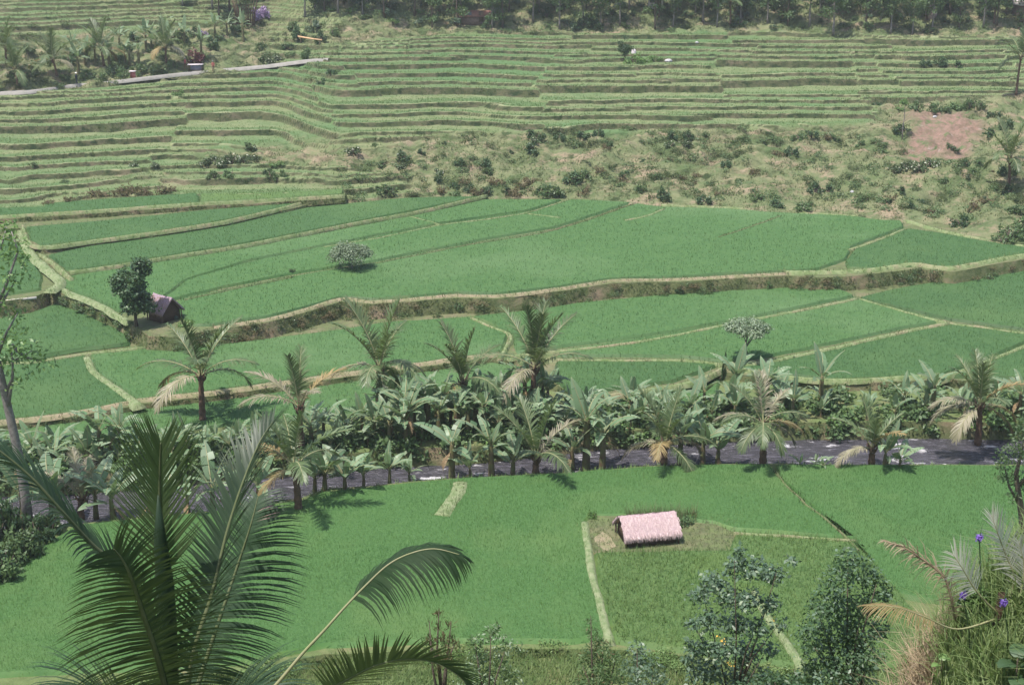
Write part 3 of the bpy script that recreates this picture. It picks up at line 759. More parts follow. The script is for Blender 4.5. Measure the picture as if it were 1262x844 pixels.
tag(link('hill', hm), 'far hillside cut into many narrow rice terraces with a rough scrubby bank', 'hillside', kind='structure')


def hill_z(x, y):
    z = hill(np.atleast_1d(np.asarray(x, float)), np.atleast_1d(np.asarray(y, float)))[0]
    return z if np.ndim(x) else float(z[0])


def H(px, py):                           # photo pixel -> nearest point of the hill surface
    d = ray(px, py); t = np.arange(140, 420, .25) / d.y
    x, y, z = d.x * t, d.y * t, CAM_Z + d.z * t
    hz = hill(x, y)[0]; k = np.argmax(z < hz) if (z < hz).any() else len(t) - 1
    return Vector((x[k], y[k], hz[k]))


# grass and rice standing on the hill
n = 420000
x = RNG.uniform(-95, 100, n); y = RNG.uniform(150, 275, n)
k = (np.hypot(x / y, 0) < .46); x, y = x[k], y[k]
z, hx, hy, tr, ri, rs, li, fr = hill(x, y)
vis = (hx > -60) & (hx < 1320) & (hy > -25) & (z > 2.2)
u = RNG.uniform(0, 1, len(x))
a = vis & (tr > .5) & (li < .1) & (fr < .5) & (u < .3)
a0 = vis & (fr > .5) & (u < .55)
v0, f0 = blades(x[a0], y[a0], z[a0] - .03, .26 * RNG.uniform(.6, 1.2, a0.sum()), np.full(a0.sum(), .12), .7)
v1, f1 = blades(x[a], y[a], z[a] - .03, .16 * RNG.uniform(.6, 1.2, a.sum()), np.full(a.sum(), .12), 1.0)
tag(link('rice_crop', mesh_join('rice_crop', [(v1, f1, 0), (v0, f0, 0)], [M['rice_hill']])), 'yellow green rice standing on the narrow terraces of the hill', 'rice', kind='stuff')
b = vis & (ri > .4) & (vnoise(x * .3, y * .3, 19) > .5) & (u < .7)
v2, f2 = blades(x[b], y[b], z[b] - .05, .30 * RNG.uniform(.4, 1.3, b.sum()), np.full(b.sum(), .13), 1.0)
g = vis & (tr < .3) & (ri < .4) & (rs < .4) & (vnoise(x * .4, y * .4, 12) > .35) & (u < .6)
v3, f3 = blades(x[g], y[g], z[g] - .05, .34 * RNG.uniform(.3, 1.4, g.sum()), np.full(g.sum(), .13), 1.0)
tag(link('hill_grass', mesh_join('hill_grass', [(v2, f2, 0), (v3, f3, 1)], [M['dark_grass'], M['scrub_grass']])), 'rough grass and weeds on the steps and bank of the hill', 'grass', kind='stuff')

# road across the hill
RD = [H(px, py) for px, py in ((-220, 138), (-100, 127), (0, 116), (40, 113), (95, 107), (160, 101), (240, 91), (330, 84), (372, 78), (405, 75))]
RL = smooth_line(RD, 8); rm = MB()
RA = np.array([tuple(p) for p in RL]); RA[:, 2] = np.convolve(np.pad(RA[:, 2], 4, 'edge'), np.ones(9) / 9, 'valid') + .22
V = []
for off, dz in ((-.85, -.45), (-.6, 0), (.6, 0), (.9, -.5)):
    V.append(RA + np.array([0, off, dz]))
V = np.concatenate(V); n = len(RA)
rm.add(V, [(r * n + i, r * n + i + 1, (r + 1) * n + i + 1, (r + 1) * n + i) for r in range(3) for i in range(n - 1)])
tag(link('road', rm.mesh('road', M['road'])), 'pale narrow road running across the left of the hill', 'road', kind='structure')


def road_pt(px):
    q = [proj(*p)[0] for p in RA]; i = int(np.argmin(np.abs(np.array(q) - px))); return Vector(RA[i])


# near hillside below the camera ---------------------------------------
def near_z(x, y):
    s = np.maximum(0, 57.5 - y); z = -.45 + .57 * s * np.clip(s / 9, 0, 1) + .5 * fbm(x * .25, y * .25, 50, 4)
    k = np.exp(-((np.abs(x - 9.0) / 3.25) ** 4 + ((y - 19.5) / 4.0) ** 2)); z = z + 7.1 * k + .5 * k * fbm(x * .9, y * .9, 52, 3)
    return z


gx, gy = np.meshgrid(np.arange(-75, 76, .6), np.arange(-14, 68, .6)); gz = near_z(gx, gy)
ny, nx = gx.shape; ii = np.arange(ny * nx).reshape(ny, nx)
tag(link('hillside', mesh_np('hillside', np.stack([gx, gy, gz], -1).reshape(-1, 3), np.stack([ii[:-1, :-1], ii[:-1, 1:], ii[1:, 1:], ii[1:, :-1]], -1).reshape(-1, 4), M['near_soil'], None, True)),
    'weedy slope below the viewpoint', 'hillside', kind='structure')
x = RNG.uniform(-30, 34, 120000); y = RNG.uniform(54, 67, 120000)
z = near_z(x, y); m = vnoise(x * .5, y * .5, 3) > .15; x, y, z = x[m], y[m], z[m]
v1, f1 = blades(x, y, z - .05, .45 * RNG.uniform(.3, 1.4, len(x)), np.full(len(x), .05), 1.0)
tag(link('weeds', mesh_join('weeds', [(v1, f1, 0)], [M['weeds']])), 'yellow green weeds on the slope below the near rice', 'weeds', kind='stuff')

cl, cl2 = [], []
for i in range(520):
    px = R.uniform(-60, 1150); py = float(np.interp(px, [-150, 300, 400, 560, 700, 760, 980, 1400], [862, 826, 806, 799, 799, 799, 826, 812])) + R.uniform(-5, 16); p = U(px, py, ZA - .1)
    if vnoise(p.x * .5, p.y * .5, 71) < .42: continue
    q = R.uniform(.12, .4); (cl if R.random() < .6 else cl2).append((p.x, p.y, p.z + q * .3, q * 1.4, q, q * .8))
# the air of the valley
HZD = .00026
hb = MB(); hb.box((0, 195, 28), (640, 560, 64.5))
m_, nt_, out_ = nodes('haze'); pv = N(nt_, 'ShaderNodeVolumePrincipled'); pv.inputs['Color'].default_value = (.92, .96, 1, 1); pv.inputs['Density'].default_value = HZD; pv.inputs['Anisotropy'].default_value = .2
nt_.links.new(pv.outputs[0], out_.inputs[1])
tag(link('haze', hb.mesh('haze', m_)), 'pale bluish haze filling the valley', 'haze', kind='stuff')

# ================================================================== plants: shapes
def leaf_cloud(clumps, n, size, seed=0, up=.4, aspect=.5, shell=.55, droop=0):
    """n separate leaf faces spread through ellipsoid clumps (x,y,z,rx,ry,rz)"""
    r = np.random.default_rng(seed); cl = np.array(clumps, float)
    vol = (cl[:, 3] * cl[:, 4] * cl[:, 5]) ** .75; k = r.choice(len(cl), n, p=vol / vol.sum())
    d = r.normal(size=(n, 3)); d /= np.linalg.norm(d, axis=1)[:, None]
    rr = shell + (1 - shell) * r.uniform(0, 1, n) ** .6; rr *= 1 + .22 * r.normal(size=n) * (r.uniform(0, 1, n) < .35)
    P = cl[k, :3] + d * cl[k, 3:6] * rr[:, None]
    nn = d * .6 + r.normal(size=(n, 3)) * .55 + np.array([0, 0, up]); nn /= np.linalg.norm(nn, axis=1)[:, None]
    t = np.cross(nn, r.normal(size=(n, 3))); t[:, 2] -= droop; t /= np.linalg.norm(t, axis=1)[:, None]; b = np.cross(nn, t)
    s = size * r.uniform(.6, 1.35, n)[:, None]
    V = np.stack([P, P + t * s * .45 + b * s * aspect * .5 + nn * s * .06, P + t * s, P + t * s * .45 - b * s * aspect * .5 + nn * s * .06], 1)
    return V.reshape(-1, 3), np.arange(4 * n).reshape(n, 4)


_v, _f = leaf_cloud(cl, 60 * len(cl), .13, 91, .6, .5, .3); _v2, _f2 = leaf_cloud(cl2, 60 * len(cl2), .12, 92, .6, .4, .3)
tag(link('weeds', mesh_join('weeds', [(_v, _f, 0), (_v2, _f2, 1)], [M['weeds'], M['leaf_lime']])), 'leafy weeds growing along the lower edge of the near rice field', 'weeds', kind='stuff')


def clumps_dome(n, R_, Rz, z0, size, seed, flat=0):
    r = np.random.default_rng(seed); out = []
    for i in range(n):
        a = i * 2.399 + r.uniform(-.4, .4); f = math.sqrt((i + .5) / n) * r.uniform(.8, 1.05)
        x, y = R_ * f * math.cos(a), R_ * f * math.sin(a); z = z0 + Rz * math.sqrt(max(0, 1 - f * f)) * r.uniform(.75, 1.1) * (1 if flat == 0 else flat) + r.uniform(-.2, .2) * Rz
        s = size * r.uniform(.7, 1.3); out.append((x, y, z, s, s, s * .7))
    return out


def clumps_ball(n, rx, ry, rz, c, size, seed):
    r = np.random.default_rng(seed); out = []
    for i in range(n):
        d = r.normal(size=3); d /= np.linalg.norm(d); f = r.uniform(.35, 1) ** .6
        s = size * r.uniform(.65, 1.3); out.append((c[0] + d[0] * rx * f, c[1] + d[1] * ry * f, c[2] + d[2] * rz * f, s, s, s * .8))
    return out


def limb_mesh(name, h, r0, targets, mat, seed=0, lean=(0, 0), fork=.5):
    """trunk with limbs that reach into the crown"""
    rr = random.Random(seed); mb = MB(); top = Vector((lean[0], lean[1], h)); pts = []
    for i in range(6):
        t = i / 5; pts.append(Vector((lean[0] * t * t + rr.uniform(-.04, .04) * h * .3 * (0 < i < 5), lean[1] * t * t + rr.uniform(-.04, .04) * h * .3 * (0 < i < 5), h * t)))
    mb.tube(pts, [r0 * 1.35, r0, r0 * .85, r0 * .72, r0 * .58, r0 * .4], 8)
    for tg in targets:
        tg = Vector(tg); s = pts[rr.choice([2, 3, 4]) if fork < .5 else rr.choice([3, 4, 5])]; m = s.lerp(tg, .5) + Vector((0, 0, (tg - s).length * .12))
        mb.tube([s, m, tg], [r0 * .42, r0 * .28, r0 * .1], 6)
    return mb.mesh(name, M[mat], True)


def frond_geo(pts, n, L, vang, mb_parts, up0=Vector((0, 0, 1)), width=.03, droop=.25, t0=.12, seed=0, r0=.03, fwd=(.5, 1.3), segs=3, gap=.05, jit=.1, sides=(1, -1), sideL=(1, 1), twist=0):
    """rachis + leaflets; returns (leaf verts, faces, rachis verts, faces)"""
    rr = random.Random(seed); P = smooth_line(pts, 8); m = len(P)
    d = [0]
    for i in range(1, m): d.append(d[-1] + (P[i] - P[i - 1]).length)
    tot = d[-1]

    def at(t):
        s = t * tot
        i = min(max(int(np.searchsorted(d, s)) - 1, 0), m - 2); f = (s - d[i]) / max(d[i + 1] - d[i], 1e-6)
        return P[i].lerp(P[i + 1], f), (P[i + 1] - P[i]).normalized()
    V, F = [], []
    for i in range(n):
        t = t0 + (1 - t0) * (i + .5) / n; u = (t - t0) / (1 - t0)
        p, tan = at(t); side = tan.cross(up0)
        if side.length < .05: side = Vector((1, 0, 0))
        side.normalize(); up = side.cross(tan).normalized()
        if twist: side, up = side * math.cos(twist * u) + up * math.sin(twist * u), up * math.cos(twist * u) - side * math.sin(twist * u)
        ll = L * (.35 + .65 * math.sin(math.pi * min(1, (.12 + .62 * u) / .74 * .5 + .12)) if u < .75 else 1) * (1 if u < .6 else 1 - .62 * ((u - .6) / .4) ** 1.4)
        ph = fwd[1] + (fwd[0] - fwd[1]) * u
        for s in sides:
            if rr.random() < gap: continue
            k = L and ll * rr.uniform(1 - jit, 1 + jit) * sideL[0 if s > 0 else 1]
            v = vang + rr.uniform(-jit, jit) * 1.2; ph2 = ph + rr.uniform(-jit, jit)
            dr = (side * s * math.cos(v) + up * math.sin(v)) * math.sin(ph2) + tan * math.cos(ph2)
            q = p.copy(); wv = tan - dr * tan.dot(dr); wv = wv.normalized() if wv.length > .05 else up
            row = []
            for j in range(segs + 1):
                f = j / segs; wd = width * (.75 if j == 0 else (1 - f) ** .6 if j < segs else .04)
                row.append((q + wv * wd * .5, q - wv * wd * .5))
                dr = (dr + Vector((0, 0, -droop / segs * (1 + f * 1.5)))).normalized(); q = q + dr * (k / segs)
            b = len(V)
            for a_, c_ in row: V += [tuple(a_), tuple(c_)]
            for j in range(segs): F.append((b + 2 * j, b + 2 * j + 1, b + 2 * j + 3, b + 2 * j + 2))
    mb = MB(); mb.tube(P, [max(r0 * (1 - .85 * i / (m - 1)), .003) for i in range(m)], 6)
    return V, F, np.concatenate(mb.V), mb.F


def frond_mesh(name, pts, n, L, vang, leaf, stem='rachis', **kw):
    V, F, SV, SF = frond_geo(pts, n, L, vang, None, **kw)
    return mesh_join(name, [(np.array(V), F, 0), (SV, SF, 1)], [M[leaf], M[stem]])


def arc(L, e0, bend, n=6):
    """rachis in the XZ plane: starts at elevation e0 and bends over by bend"""
    p = Vector((0, 0, 0)); out = [p.copy()]
    for i in range(n):
        e = e0 - bend * ((i + .5) / n) ** 1.3; p = p + Vector((math.cos(e), 0, math.sin(e))) * (L / n); out.append(p.copy())
    return out


FR = {}
for nm, e0, bd, Lf in (('tall', 74, 30, 1.05), ('high', 56, 50, 1.08), ('mid', 38, 72, 1.02), ('low', 16, 85, .95), ('hang', -8, 70, .85)):
    for mt in ('green', 'pale', 'brown'):
        for v in range(2):
            if mt != 'green' and v: continue
            FR[nm, mt, v] = frond_mesh('frond', arc(3.7 * Lf, rad(e0 + v * 7), rad(bd - v * 14)), 48, .95, rad(30 if nm in ('tall', 'high') else 14), 'palm_' + mt,
                                       up0=Vector((-.6, 0, 1)) if nm == 'tall' else Vector((-.2, 0, 1)), width=.10, droop=.5 if nm != 'tall' else .25, t0=.16, seed=v + e0, r0=.05, segs=2, fwd=(.45, 1.1), jit=.18, gap=.06)
FR['spear', 'pale', 0] = frond_mesh('frond', arc(2.6, rad(88), rad(6)), 30, .5, rad(60), 'palm_pale', up0=Vector((-1, 0, .1)), width=.05, droop=.05, t0=.3, seed=3, r0=.05, segs=2, fwd=(.2, .4))


def palm_trunk(h, r, lean, seed):
    mb = MB(); rr = random.Random(seed); pts, ra = [], []
    n = max(6, int(h / .28))
    for i in range(n + 1):
        t = i / n; pts.append(Vector((lean[0] * t * t, lean[1] * t * t, h * t))); ra.append(r * (1.35 - .5 * t) * (1.12 if i % 2 else .93))
    mb.tube(pts, ra, 9)
    for k in range(9):                                   # old leaf bases under the crown
        a = k * 2.4; z = h - .1 - .06 * k; c = Vector((lean[0], lean[1], z))
        o = Vector((math.cos(a), math.sin(a), 0)); mb.tube([c, c + o * r * 1.5 + Vector((0, 0, .22)), c + o * r * 2.2 + Vector((0, 0, .6))], [r * .6, r * .4, r * .12], 5)
    return mb.mesh('trunk', M['palm_bark'])


def palm(label, loc, h, spec, scale=1, lean=(0, 0), r=.17, seed=0, rz=0, group='coconut palms along the river'):
    t = empty('coconut_palm', label, 'palm tree', loc, rz, group)
    link('trunk', palm_trunk(h, r, lean, seed), t)
    rr = random.Random(seed)
    for i, (azd, kind, mt) in enumerate(spec):
        me = FR.get((kind, mt, (i + seed) % 2)) or FR[kind, mt, 0]
        link('frond', me, t, (lean[0], lean[1], h - .05 + rr.uniform(-.12, .05)), (0, rr.uniform(-.06, .06), rad(azd)), scale * rr.uniform(.9, 1.08))
    return t


def crown(seed, tall=4, high=4, mid=3, low=2, hang=1, dead=2):
    tall = max(2, round(tall * .6)); high = round(high * .85)
    rr = random.Random(seed); spec = []; k = rr.uniform(0, 360)
    for kind, n in (('tall', tall), ('high', high), ('mid', mid), ('low', low), ('hang', hang)):
        for i in range(n):
            k += 137.5
            spec.append((k + rr.uniform(-20, 20), kind, 'green'))
    for i in range(dead):
        j = rr.randrange(len(spec) - 4, len(spec)) if len(spec) > 5 else len(spec) - 1
        spec[j] = (spec[j][0], spec[j][1], rr.choice(['pale', 'brown', 'pale']))
    return spec


# banana ---------------------------------------------------------------
def banana_leaf(L, W, e0, bend, seed, torn=.35):
    rr = random.Random(seed); P = arc(L, e0, bend, 12); V, F = [], []
    n = len(P)
    for s in (1, -1):
        prev = None; sag = rr.uniform(.15, .35)
        for i in range(1, n):
            t0, t1 = (i - 1) / (n - 1), i / (n - 1)
            if t1 < .17: continue
            w0 = W * math.sin(math.pi * min(1, max(0, (t0 - .12) / .88)) ** .75) ** .7 if t0 > .12 else 0; w1 = W * math.sin(math.pi * ((t1 - .12) / .88) ** .75) ** .7 if t1 < 1 else 0
            tear = rr.random() < torn
            if tear or prev is None:
                sag = rr.uniform(.05, .75) if torn > .2 else rr.uniform(.1, .3); prev = None
            tan = (P[i] - P[i - 1]).normalized(); nrm = Vector((0, 1, 0)).cross(tan) * -1
            if nrm.z < 0 and abs(tan.z) < .95: nrm = -nrm
            g = .05 * L / 12 * 4 if tear else 0
            a = P[i - 1] + tan * g
            o0 = a + Vector((0, s * w0 * math.cos(sag), 0)) - nrm * (w0 * math.sin(sag)) + nrm * (w0 * .25); o1 = P[i] + Vector((0, s * w1 * math.cos(sag), 0)) - nrm * (w1 * math.sin(sag)) + nrm * (w1 * .25)
            b = len(V)
            if prev is None:
                V += [tuple(a), tuple(P[i]), tuple(o1), tuple(o0)]; F.append((b, b + 1, b + 2, b + 3)); prev = (b + 1, b + 2)
            else:
                V += [tuple(P[i]), tuple(o1)]; F.append((prev[0], b, b + 1, prev[1])); prev = (b, b + 1)
    mb = MB(); mb.tube(P, [.035 * (1 - .8 * i / (n - 1)) for i in range(n)], 5)
    return V, F, np.concatenate(mb.V), mb.F


def banana_leaf_mesh(L, W, e0, bend, seed, mat='banana', torn=.35):
    V, F, SV, SF = banana_leaf(L, W, rad(e0), rad(bend), seed, torn)
    return mesh_join('leaf', [(np.array(V), F, 0), (SV, SF, 1)], [M[mat], M['rachis' if mat == 'banana' else 'banana_dry']], True)


BL = {'up': [banana_leaf_mesh(2.1, .26, 82, 14, 1, torn=.05), banana_leaf_mesh(1.9, .24, 74, 28, 2, torn=.15)],
      'arch': [banana_leaf_mesh(2.3, .29, 66, 68, 3, torn=.5), banana_leaf_mesh(2.3, .27, 70, 88, 4, torn=.5), banana_leaf_mesh(2.1, .30, 58, 52, 5, torn=.2)],
      'out': [banana_leaf_mesh(2.1, .28, 40, 62, 6), banana_leaf_mesh(2.1, .27, 44, 90, 7, torn=.6)],
      'dry': [banana_leaf_mesh(1.5, .18, -20, 60, 8, 'banana_dry', .5), banana_leaf_mesh(1.4, .16, 0, 85, 9, 'banana_dry', .6)]}


def banana_stem_mesh(h, r):
    mb = MB(); mb.tube([(0, 0, -.3), (0, 0, 0), (.02, .01, h * .5), (.04, .0, h), (.05, 0, h + .25)], [r * 1.3, r * 1.2, r, r * .75, r * .3], 8); return mb.mesh('stem', M['banana_stem'], True)


BS = [banana_stem_mesh(h, .11 + .02 * i) for i, h in enumerate((.8, 1.3, 1.8, 2.3))]; BH = (.8, 1.3, 1.8, 2.3)


def banana(loc, size, hi, seed, nl=8, dry=1):
    rr = random.Random(seed); t = empty('banana_plant', '', 'banana plant', loc, rr.uniform(0, 6.28), 'banana plants along the river', size)
    link('stem', BS[hi], t); k = rr.uniform(0, 360); h = BH[hi]
    kinds = ['up'] * rr.choice([1, 2, 2]) + ['arch'] * (nl - 3) + ['out'] * 2
    for i, kd in enumerate(kinds[:nl]):
        k += 137.5; me = rr.choice(BL[kd])
        link('leaf', me, t, (0.03, 0, h + rr.uniform(-.1, .15) - (0 if kd != 'out' else .12)), (rr.uniform(-.35, .35), rr.uniform(-.15, .22), rad(k + rr.uniform(-25, 25))), rr.uniform(.6, 1.1))
    for i in range(dry):
        k += 137.5; link('leaf', rr.choice(BL['dry']), t, (0, 0, h - .25 - .15 * i), (0, rr.uniform(-.1, .3), rad(k)), rr.uniform(.7, 1))['label'] = 'dry brown hanging leaf'
    return t


# bushes and trees -------------------------------------------------------
def bush_mesh(mat, seed, n=420, leaf=.22, w=1.0, h=.8, k=9, up=.4, asp=.55, flowers=None):
    cl = clumps_ball(k, w * .85, w * .85, h * .5, (0, 0, h * .42), .26 * w, seed)
    V, F = leaf_cloud(cl, n, leaf, seed, up, asp)
    parts = [(V, F, 0)]
    mb = MB(); rr = random.Random(seed)
    for i in range(5):
        a = rr.uniform(0, 6.28); mb.tube([(0, 0, -.15), (w * .25 * math.cos(a), w * .25 * math.sin(a), h * .4), (w * .5 * math.cos(a), w * .5 * math.sin(a), h * .8)], [.05, .035, .012], 5)
    parts.append((np.concatenate(mb.V), mb.F, 1))
    mats = [M[mat], M['bark']]
    if flowers:
        V2, F2 = leaf_cloud(cl, int(n * .12), leaf * .8, seed + 5, .8, .8, .85); parts.append((V2, F2, 2)); mats.append(M[flowers])
    return mesh_join('bush', parts, mats)


BU = {'dark': [bush_mesh('leaf_dark', s) for s in (1, 2, 3)], 'mid': [bush_mesh('leaf_mid', s + 10) for s in (1, 2, 3)], 'brown': [bush_mesh('leaf_brown', s + 20, 380, .2, 1.1, .7) for s in (1, 2)],
      'flower': [bush_mesh('leaf_flower', s + 30, flowers='flower_white') for s in (1, 2)], 'lime': [bush_mesh('leaf_lime', s + 40, 420, .22, 1.1, .6) for s in (1, 2)],
      'silver': [bush_mesh('leaf_silver', s + 50, 420, .2) for s in (1, 2)], 'red': [bush_mesh('leaf_red', 61, 500, .2, .9, 1.1)], 'mauve': [bush_mesh('leaf_mauve', 62, 420, .22, 1, .7)]}
BUSHES = []


def bush(kind, loc, w, h, seed, what, where, name='bush', cat='bush', group=None):
    rr = random.Random(seed); me = rr.choice(BU[kind])
    o = link(name, me, None, loc, (0, 0, rr.uniform(0, 6.28)), (w, w * rr.uniform(.8, 1.15), h))
    tag(o, '', cat, group); BUSHES.append((o, proj(*loc)[0], what, where)); return o


def tree(name, label, cat, loc, trunk, crown_me, rz=0, scale=1, group=None):
    t = empty(name, label, cat, loc, rz, group, scale); link('trunk', trunk, t); link('crown', crown_me, t); return t


def crown_mesh(clumps, n, leaf, mat, seed, up=.4, asp=.5, shell=.5, droop=0, second=None, n2=0):
    parts = [(*leaf_cloud(clumps, n, leaf, seed, up, asp, shell, droop), 0)]; mats = [M[mat]]
    if second: parts.append((*leaf_cloud(clumps, n2, leaf, seed + 1, up + .4, asp, .85, droop), 1)); mats.append(M[second])
    return mesh_join('crown', parts, mats)

# ================================================================== plants: places
PALMS = [   # label, base px, base py, level, crown py, spec, scale, seed
    ('young coconut palm with a thick red brown trunk, standing alone left of the bananas', (250, 520), ZB, 462, crown(3, 3, 3, 3, 3, 0, 2), 1.0, 3),
    ('coconut palm with one long brown drooping frond, left of the twin palms', (467, 512), ZB, 452, crown(5, 4, 4, 3, 2, 2, 3), 1.05, 5),
    ('coconut palm with a narrow upright crown, left of the twin palms, above the banana clump', (574, 520), ZB, 468, crown(8, 5, 3, 2, 1, 0, 1), .9, 8),
    ('taller of the twin palms above the banana clump, with a dense shuttlecock crown', (655, 520), ZB, 452, crown(9, 6, 4, 2, 2, 0, 1), 1.0, 9),
    ('thin ragged coconut palm with pale bare fronds behind the near bank palm', (372, 560), ZB, 500, [(170, 'high', 'pale'), (20, 'high', 'brown'), (90, 'tall', 'green'), (250, 'tall', 'green'), (300, 'high', 'pale'), (200, 'mid', 'pale'), (0, 'spear', 'pale')], .85, 12),
    ('coconut palm on the near bank with brown trunk rising from the rice', (368, 630), ZA, 572, crown(14, 4, 3, 2, 1, 1, 2), .85, 14),
    ('small stemless coconut palm at the water edge below the twin palms', (660, 585), ZB - .4, 562, crown(17, 4, 4, 1, 1, 0, 2), .85, 17),
    ('coconut palm with dark upright fronds and a yellow bent one, right of the twin palms', (818, 572), ZB - .3, 545, crown(19, 4, 3, 3, 2, 1, 3), .95, 19),
    ('coconut palm with drooping straw coloured fronds leaning over the river', (940, 572), ZA, 520, [(180, 'mid', 'pale'), (0, 'low', 'brown'), (90, 'tall', 'pale'), (200, 'mid', 'green'), (320, 'mid', 'green'), (40, 'high', 'pale'), (260, 'low', 'green'), (300, 'hang', 'green'), (230, 'hang', 'green'), (10, 'hang', 'pale'), (150, 'high', 'green'), (110, 'tall', 'green')], .85, 21),
    ('small coconut palm with V shaped fronds standing at the water on the right', (1074, 572), ZA, 550, crown(23, 3, 4, 1, 1, 0, 2), .8, 23),
    ('coconut palm with brown hanging fronds at the far right of the river', (1205, 548), ZB - .2, 498, [(170, 'low', 'pale'), (190, 'mid', 'pale'), (10, 'low', 'brown'), (0, 'hang', 'brown'), (60, 'high', 'green'), (90, 'tall', 'green'), (120, 'high', 'green'), (250, 'tall', 'green'), (200, 'high', 'green'), (330, 'high', 'brown'), (280, 'mid', 'green'), (220, 'hang', 'pale')], .95, 25),
    ('little pale coconut palm with a single fan of fronds at the left river bank', (100, 640), ZA - .3, 612, [(180, 'high', 'pale'), (120, 'tall', 'pale'), (90, 'high', 'pale'), (330, 'tall', 'pale')], .62, 27),
]
for lb, (bx, by), z, cy, spec, sc, sd in PALMS:
    p = U(bx, by, z); h = UY(bx, cy, p.y).z - z
    palm(lb, p, max(h, .5), spec, sc * (1.28 if bx < 780 else 1.08), (R.uniform(-.25, .25), R.uniform(-.2, .2)), .19, sd)

# bananas: (base px, base py, height px) ------------------------------------
BAN = [(557, 594, 82), (606, 592, 78), (632, 590, 62), (480, 592, 40), (722, 578, 98), (742, 580, 80), (705, 575, 60), (866, 572, 66), (884, 576, 60), (838, 576, 70), (400, 606, 60), (425, 606, 50),
       (140, 640, 66), (118, 632, 60), (1090, 578, 50), (1108, 580, 34), (985, 578, 22), (1005, 577, 20), (1015, 580, 18), (205, 632, 56), (232, 628, 44), (262, 624, 60), (290, 622, 42), (318, 618, 52), (388, 606, 50), (448, 600, 40), (66, 640, 72), (30, 648, 80), (185, 634, 50), (505, 596, 34), (580, 592, 40)]
BACK = []
rr = random.Random(5)


def bank_y(px): return float(np.interp(px, [-100, 100, 250, 370, 480, 600, 760, 900, 1100, 1262, 1400], [588, 582, 569, 560, 550, 544, 528, 521, 517, 519, 519]))


px = -40
while px < 1310:
    dens = 17 if px < 720 else 20 if px < 930 else 38
    hgt = 74 if 490 < px < 700 else 48 if px < 330 else 58 if px < 900 else 48
    for row, (dy, pr) in enumerate(((-3, 1), (-15, .8), (-27, .55))):
        if rr.random() < pr and not (row == 2 and not 440 < px < 720 and rr.random() < .5):
            BACK.append((px + rr.uniform(-8, 8), bank_y(px) + dy + rr.uniform(-4, 4), hgt * rr.uniform(.45, 1.02)))
    px += dens * rr.uniform(.7, 1.3)
BACK += [(125, 572, 74), (150, 566, 66), (1255, 515, 60), (1010, 505, 70), (945, 505, 62), (905, 500, 66), (1148, 512, 62), (1140, 508, 48)]
LAND = [(-100, 70, 'behind the slender left tree'), (70, 130, 'left of the little pale palm'), (130, 250, 'below the lone red trunked palm'), (250, 345, 'left of the ragged pale palm'), (345, 410, 'around the near bank palm'),
        (410, 490, 'below the brown fronded palm'), (490, 540, 'right of the brown fronded palm'), (540, 600, 'below the narrow crowned palm'), (600, 640, 'between the twin palms'), (640, 700, 'below the taller twin palm'), (700, 770, 'just right of the twin palms'),
        (770, 850, 'around the yellow fronded palm'), (850, 930, 'below the umbrella shaped tree'), (930, 1010, 'behind the palm leaning over the river'), (1010, 1120, 'near the small V shaped palm'), (1120, 1500, 'near the right end of the river')]


def where_px(px): return next(w_ for a, b, w_ in LAND if a <= px < b)


BL_ITEMS = []
for i, (bx, by, hp) in enumerate(BAN + BACK):
    front = i < len(BAN); z = (ZA - .15 if by > 570 and bx > 380 or bx < 200 else ZB - .2) if front else ZB
    if front and 500 < bx < 900: z = ZW + .3
    p = U(bx, by, z); H_ = UY(bx, by - hp, p.y).z - z
    hi = 0 if H_ < 2.9 or front and H_ < 4.2 else 1 if H_ < 3.9 else 2 if H_ < 5 else 3
    size = H_ / (BH[hi] + 1.55)
    o = banana(p, max(size, .3), hi, 100 + i, R.choice([7, 8, 9]) if H_ > 1.5 else 5, 1 if R.random() < .45 else 0)
    BL_ITEMS.append((o, bx, 'waterside banana plant' if front else 'far bank banana plant', where_px(bx)))
ordinals(BL_ITEMS)
# dense undergrowth of the bank: one mass
cl = []
for i in range(330):
    px = rr.uniform(-80, 1340); py = bank_y(px) + rr.uniform(-24, 5) - (8 if px > 930 and rr.random() < .5 else 0)
    p = U(px, py, ZB); s = rr.uniform(.5, 1.0); cl.append((p.x, p.y, p.z + s * .35, s, s, s * .75))
for i in range(230):
    px = rr.uniform(-80, 1340); p = U(px, bank_y(px) + rr.uniform(2, 15), -.5); s = rr.uniform(.35, .75); cl.append((p.x, p.y, p.z, s * 1.2, s, s * .8))
V, F = leaf_cloud(cl, 52000, .36, 5, .5, .6)
cl2 = [c for c in cl if rr.random() < .5]
V2, F2 = leaf_cloud(cl2, 17000, .26, 6, .7, .6, .8)
tag(link('undergrowth', mesh_join('undergrowth', [(V, F, 0), (V2, F2, 1)], [M['leaf_mid'], M['leaf_lime']])), 'dark tangled undergrowth between the banana plants on the river bank', 'undergrowth', kind='stuff')

# river boulders -----------------------------------------------------------
def boulder(loc, s, mat, label, name='boulder', sub=2, seed=0):
    bm = bmesh.new(); bmesh.ops.create_icosphere(bm, subdivisions=sub + 1, radius=1)
    for v in bm.verts:
        k = 1 + .45 * float(fbm(v.co.x * 1.3 + seed, v.co.y * 1.3 + v.co.z, seed, 3)); v.co = Vector((v.co.x * s[0] * k, v.co.y * s[1] * k, v.co.z * s[2] * k))
    me = bpy.data.meshes.new(name); bm.to_mesh(me); bm.free(); me.materials.append(M[mat])
    return tag(link(name, me, None, loc, (0, 0, seed)), label, 'boulder', 'boulders in and by the river')


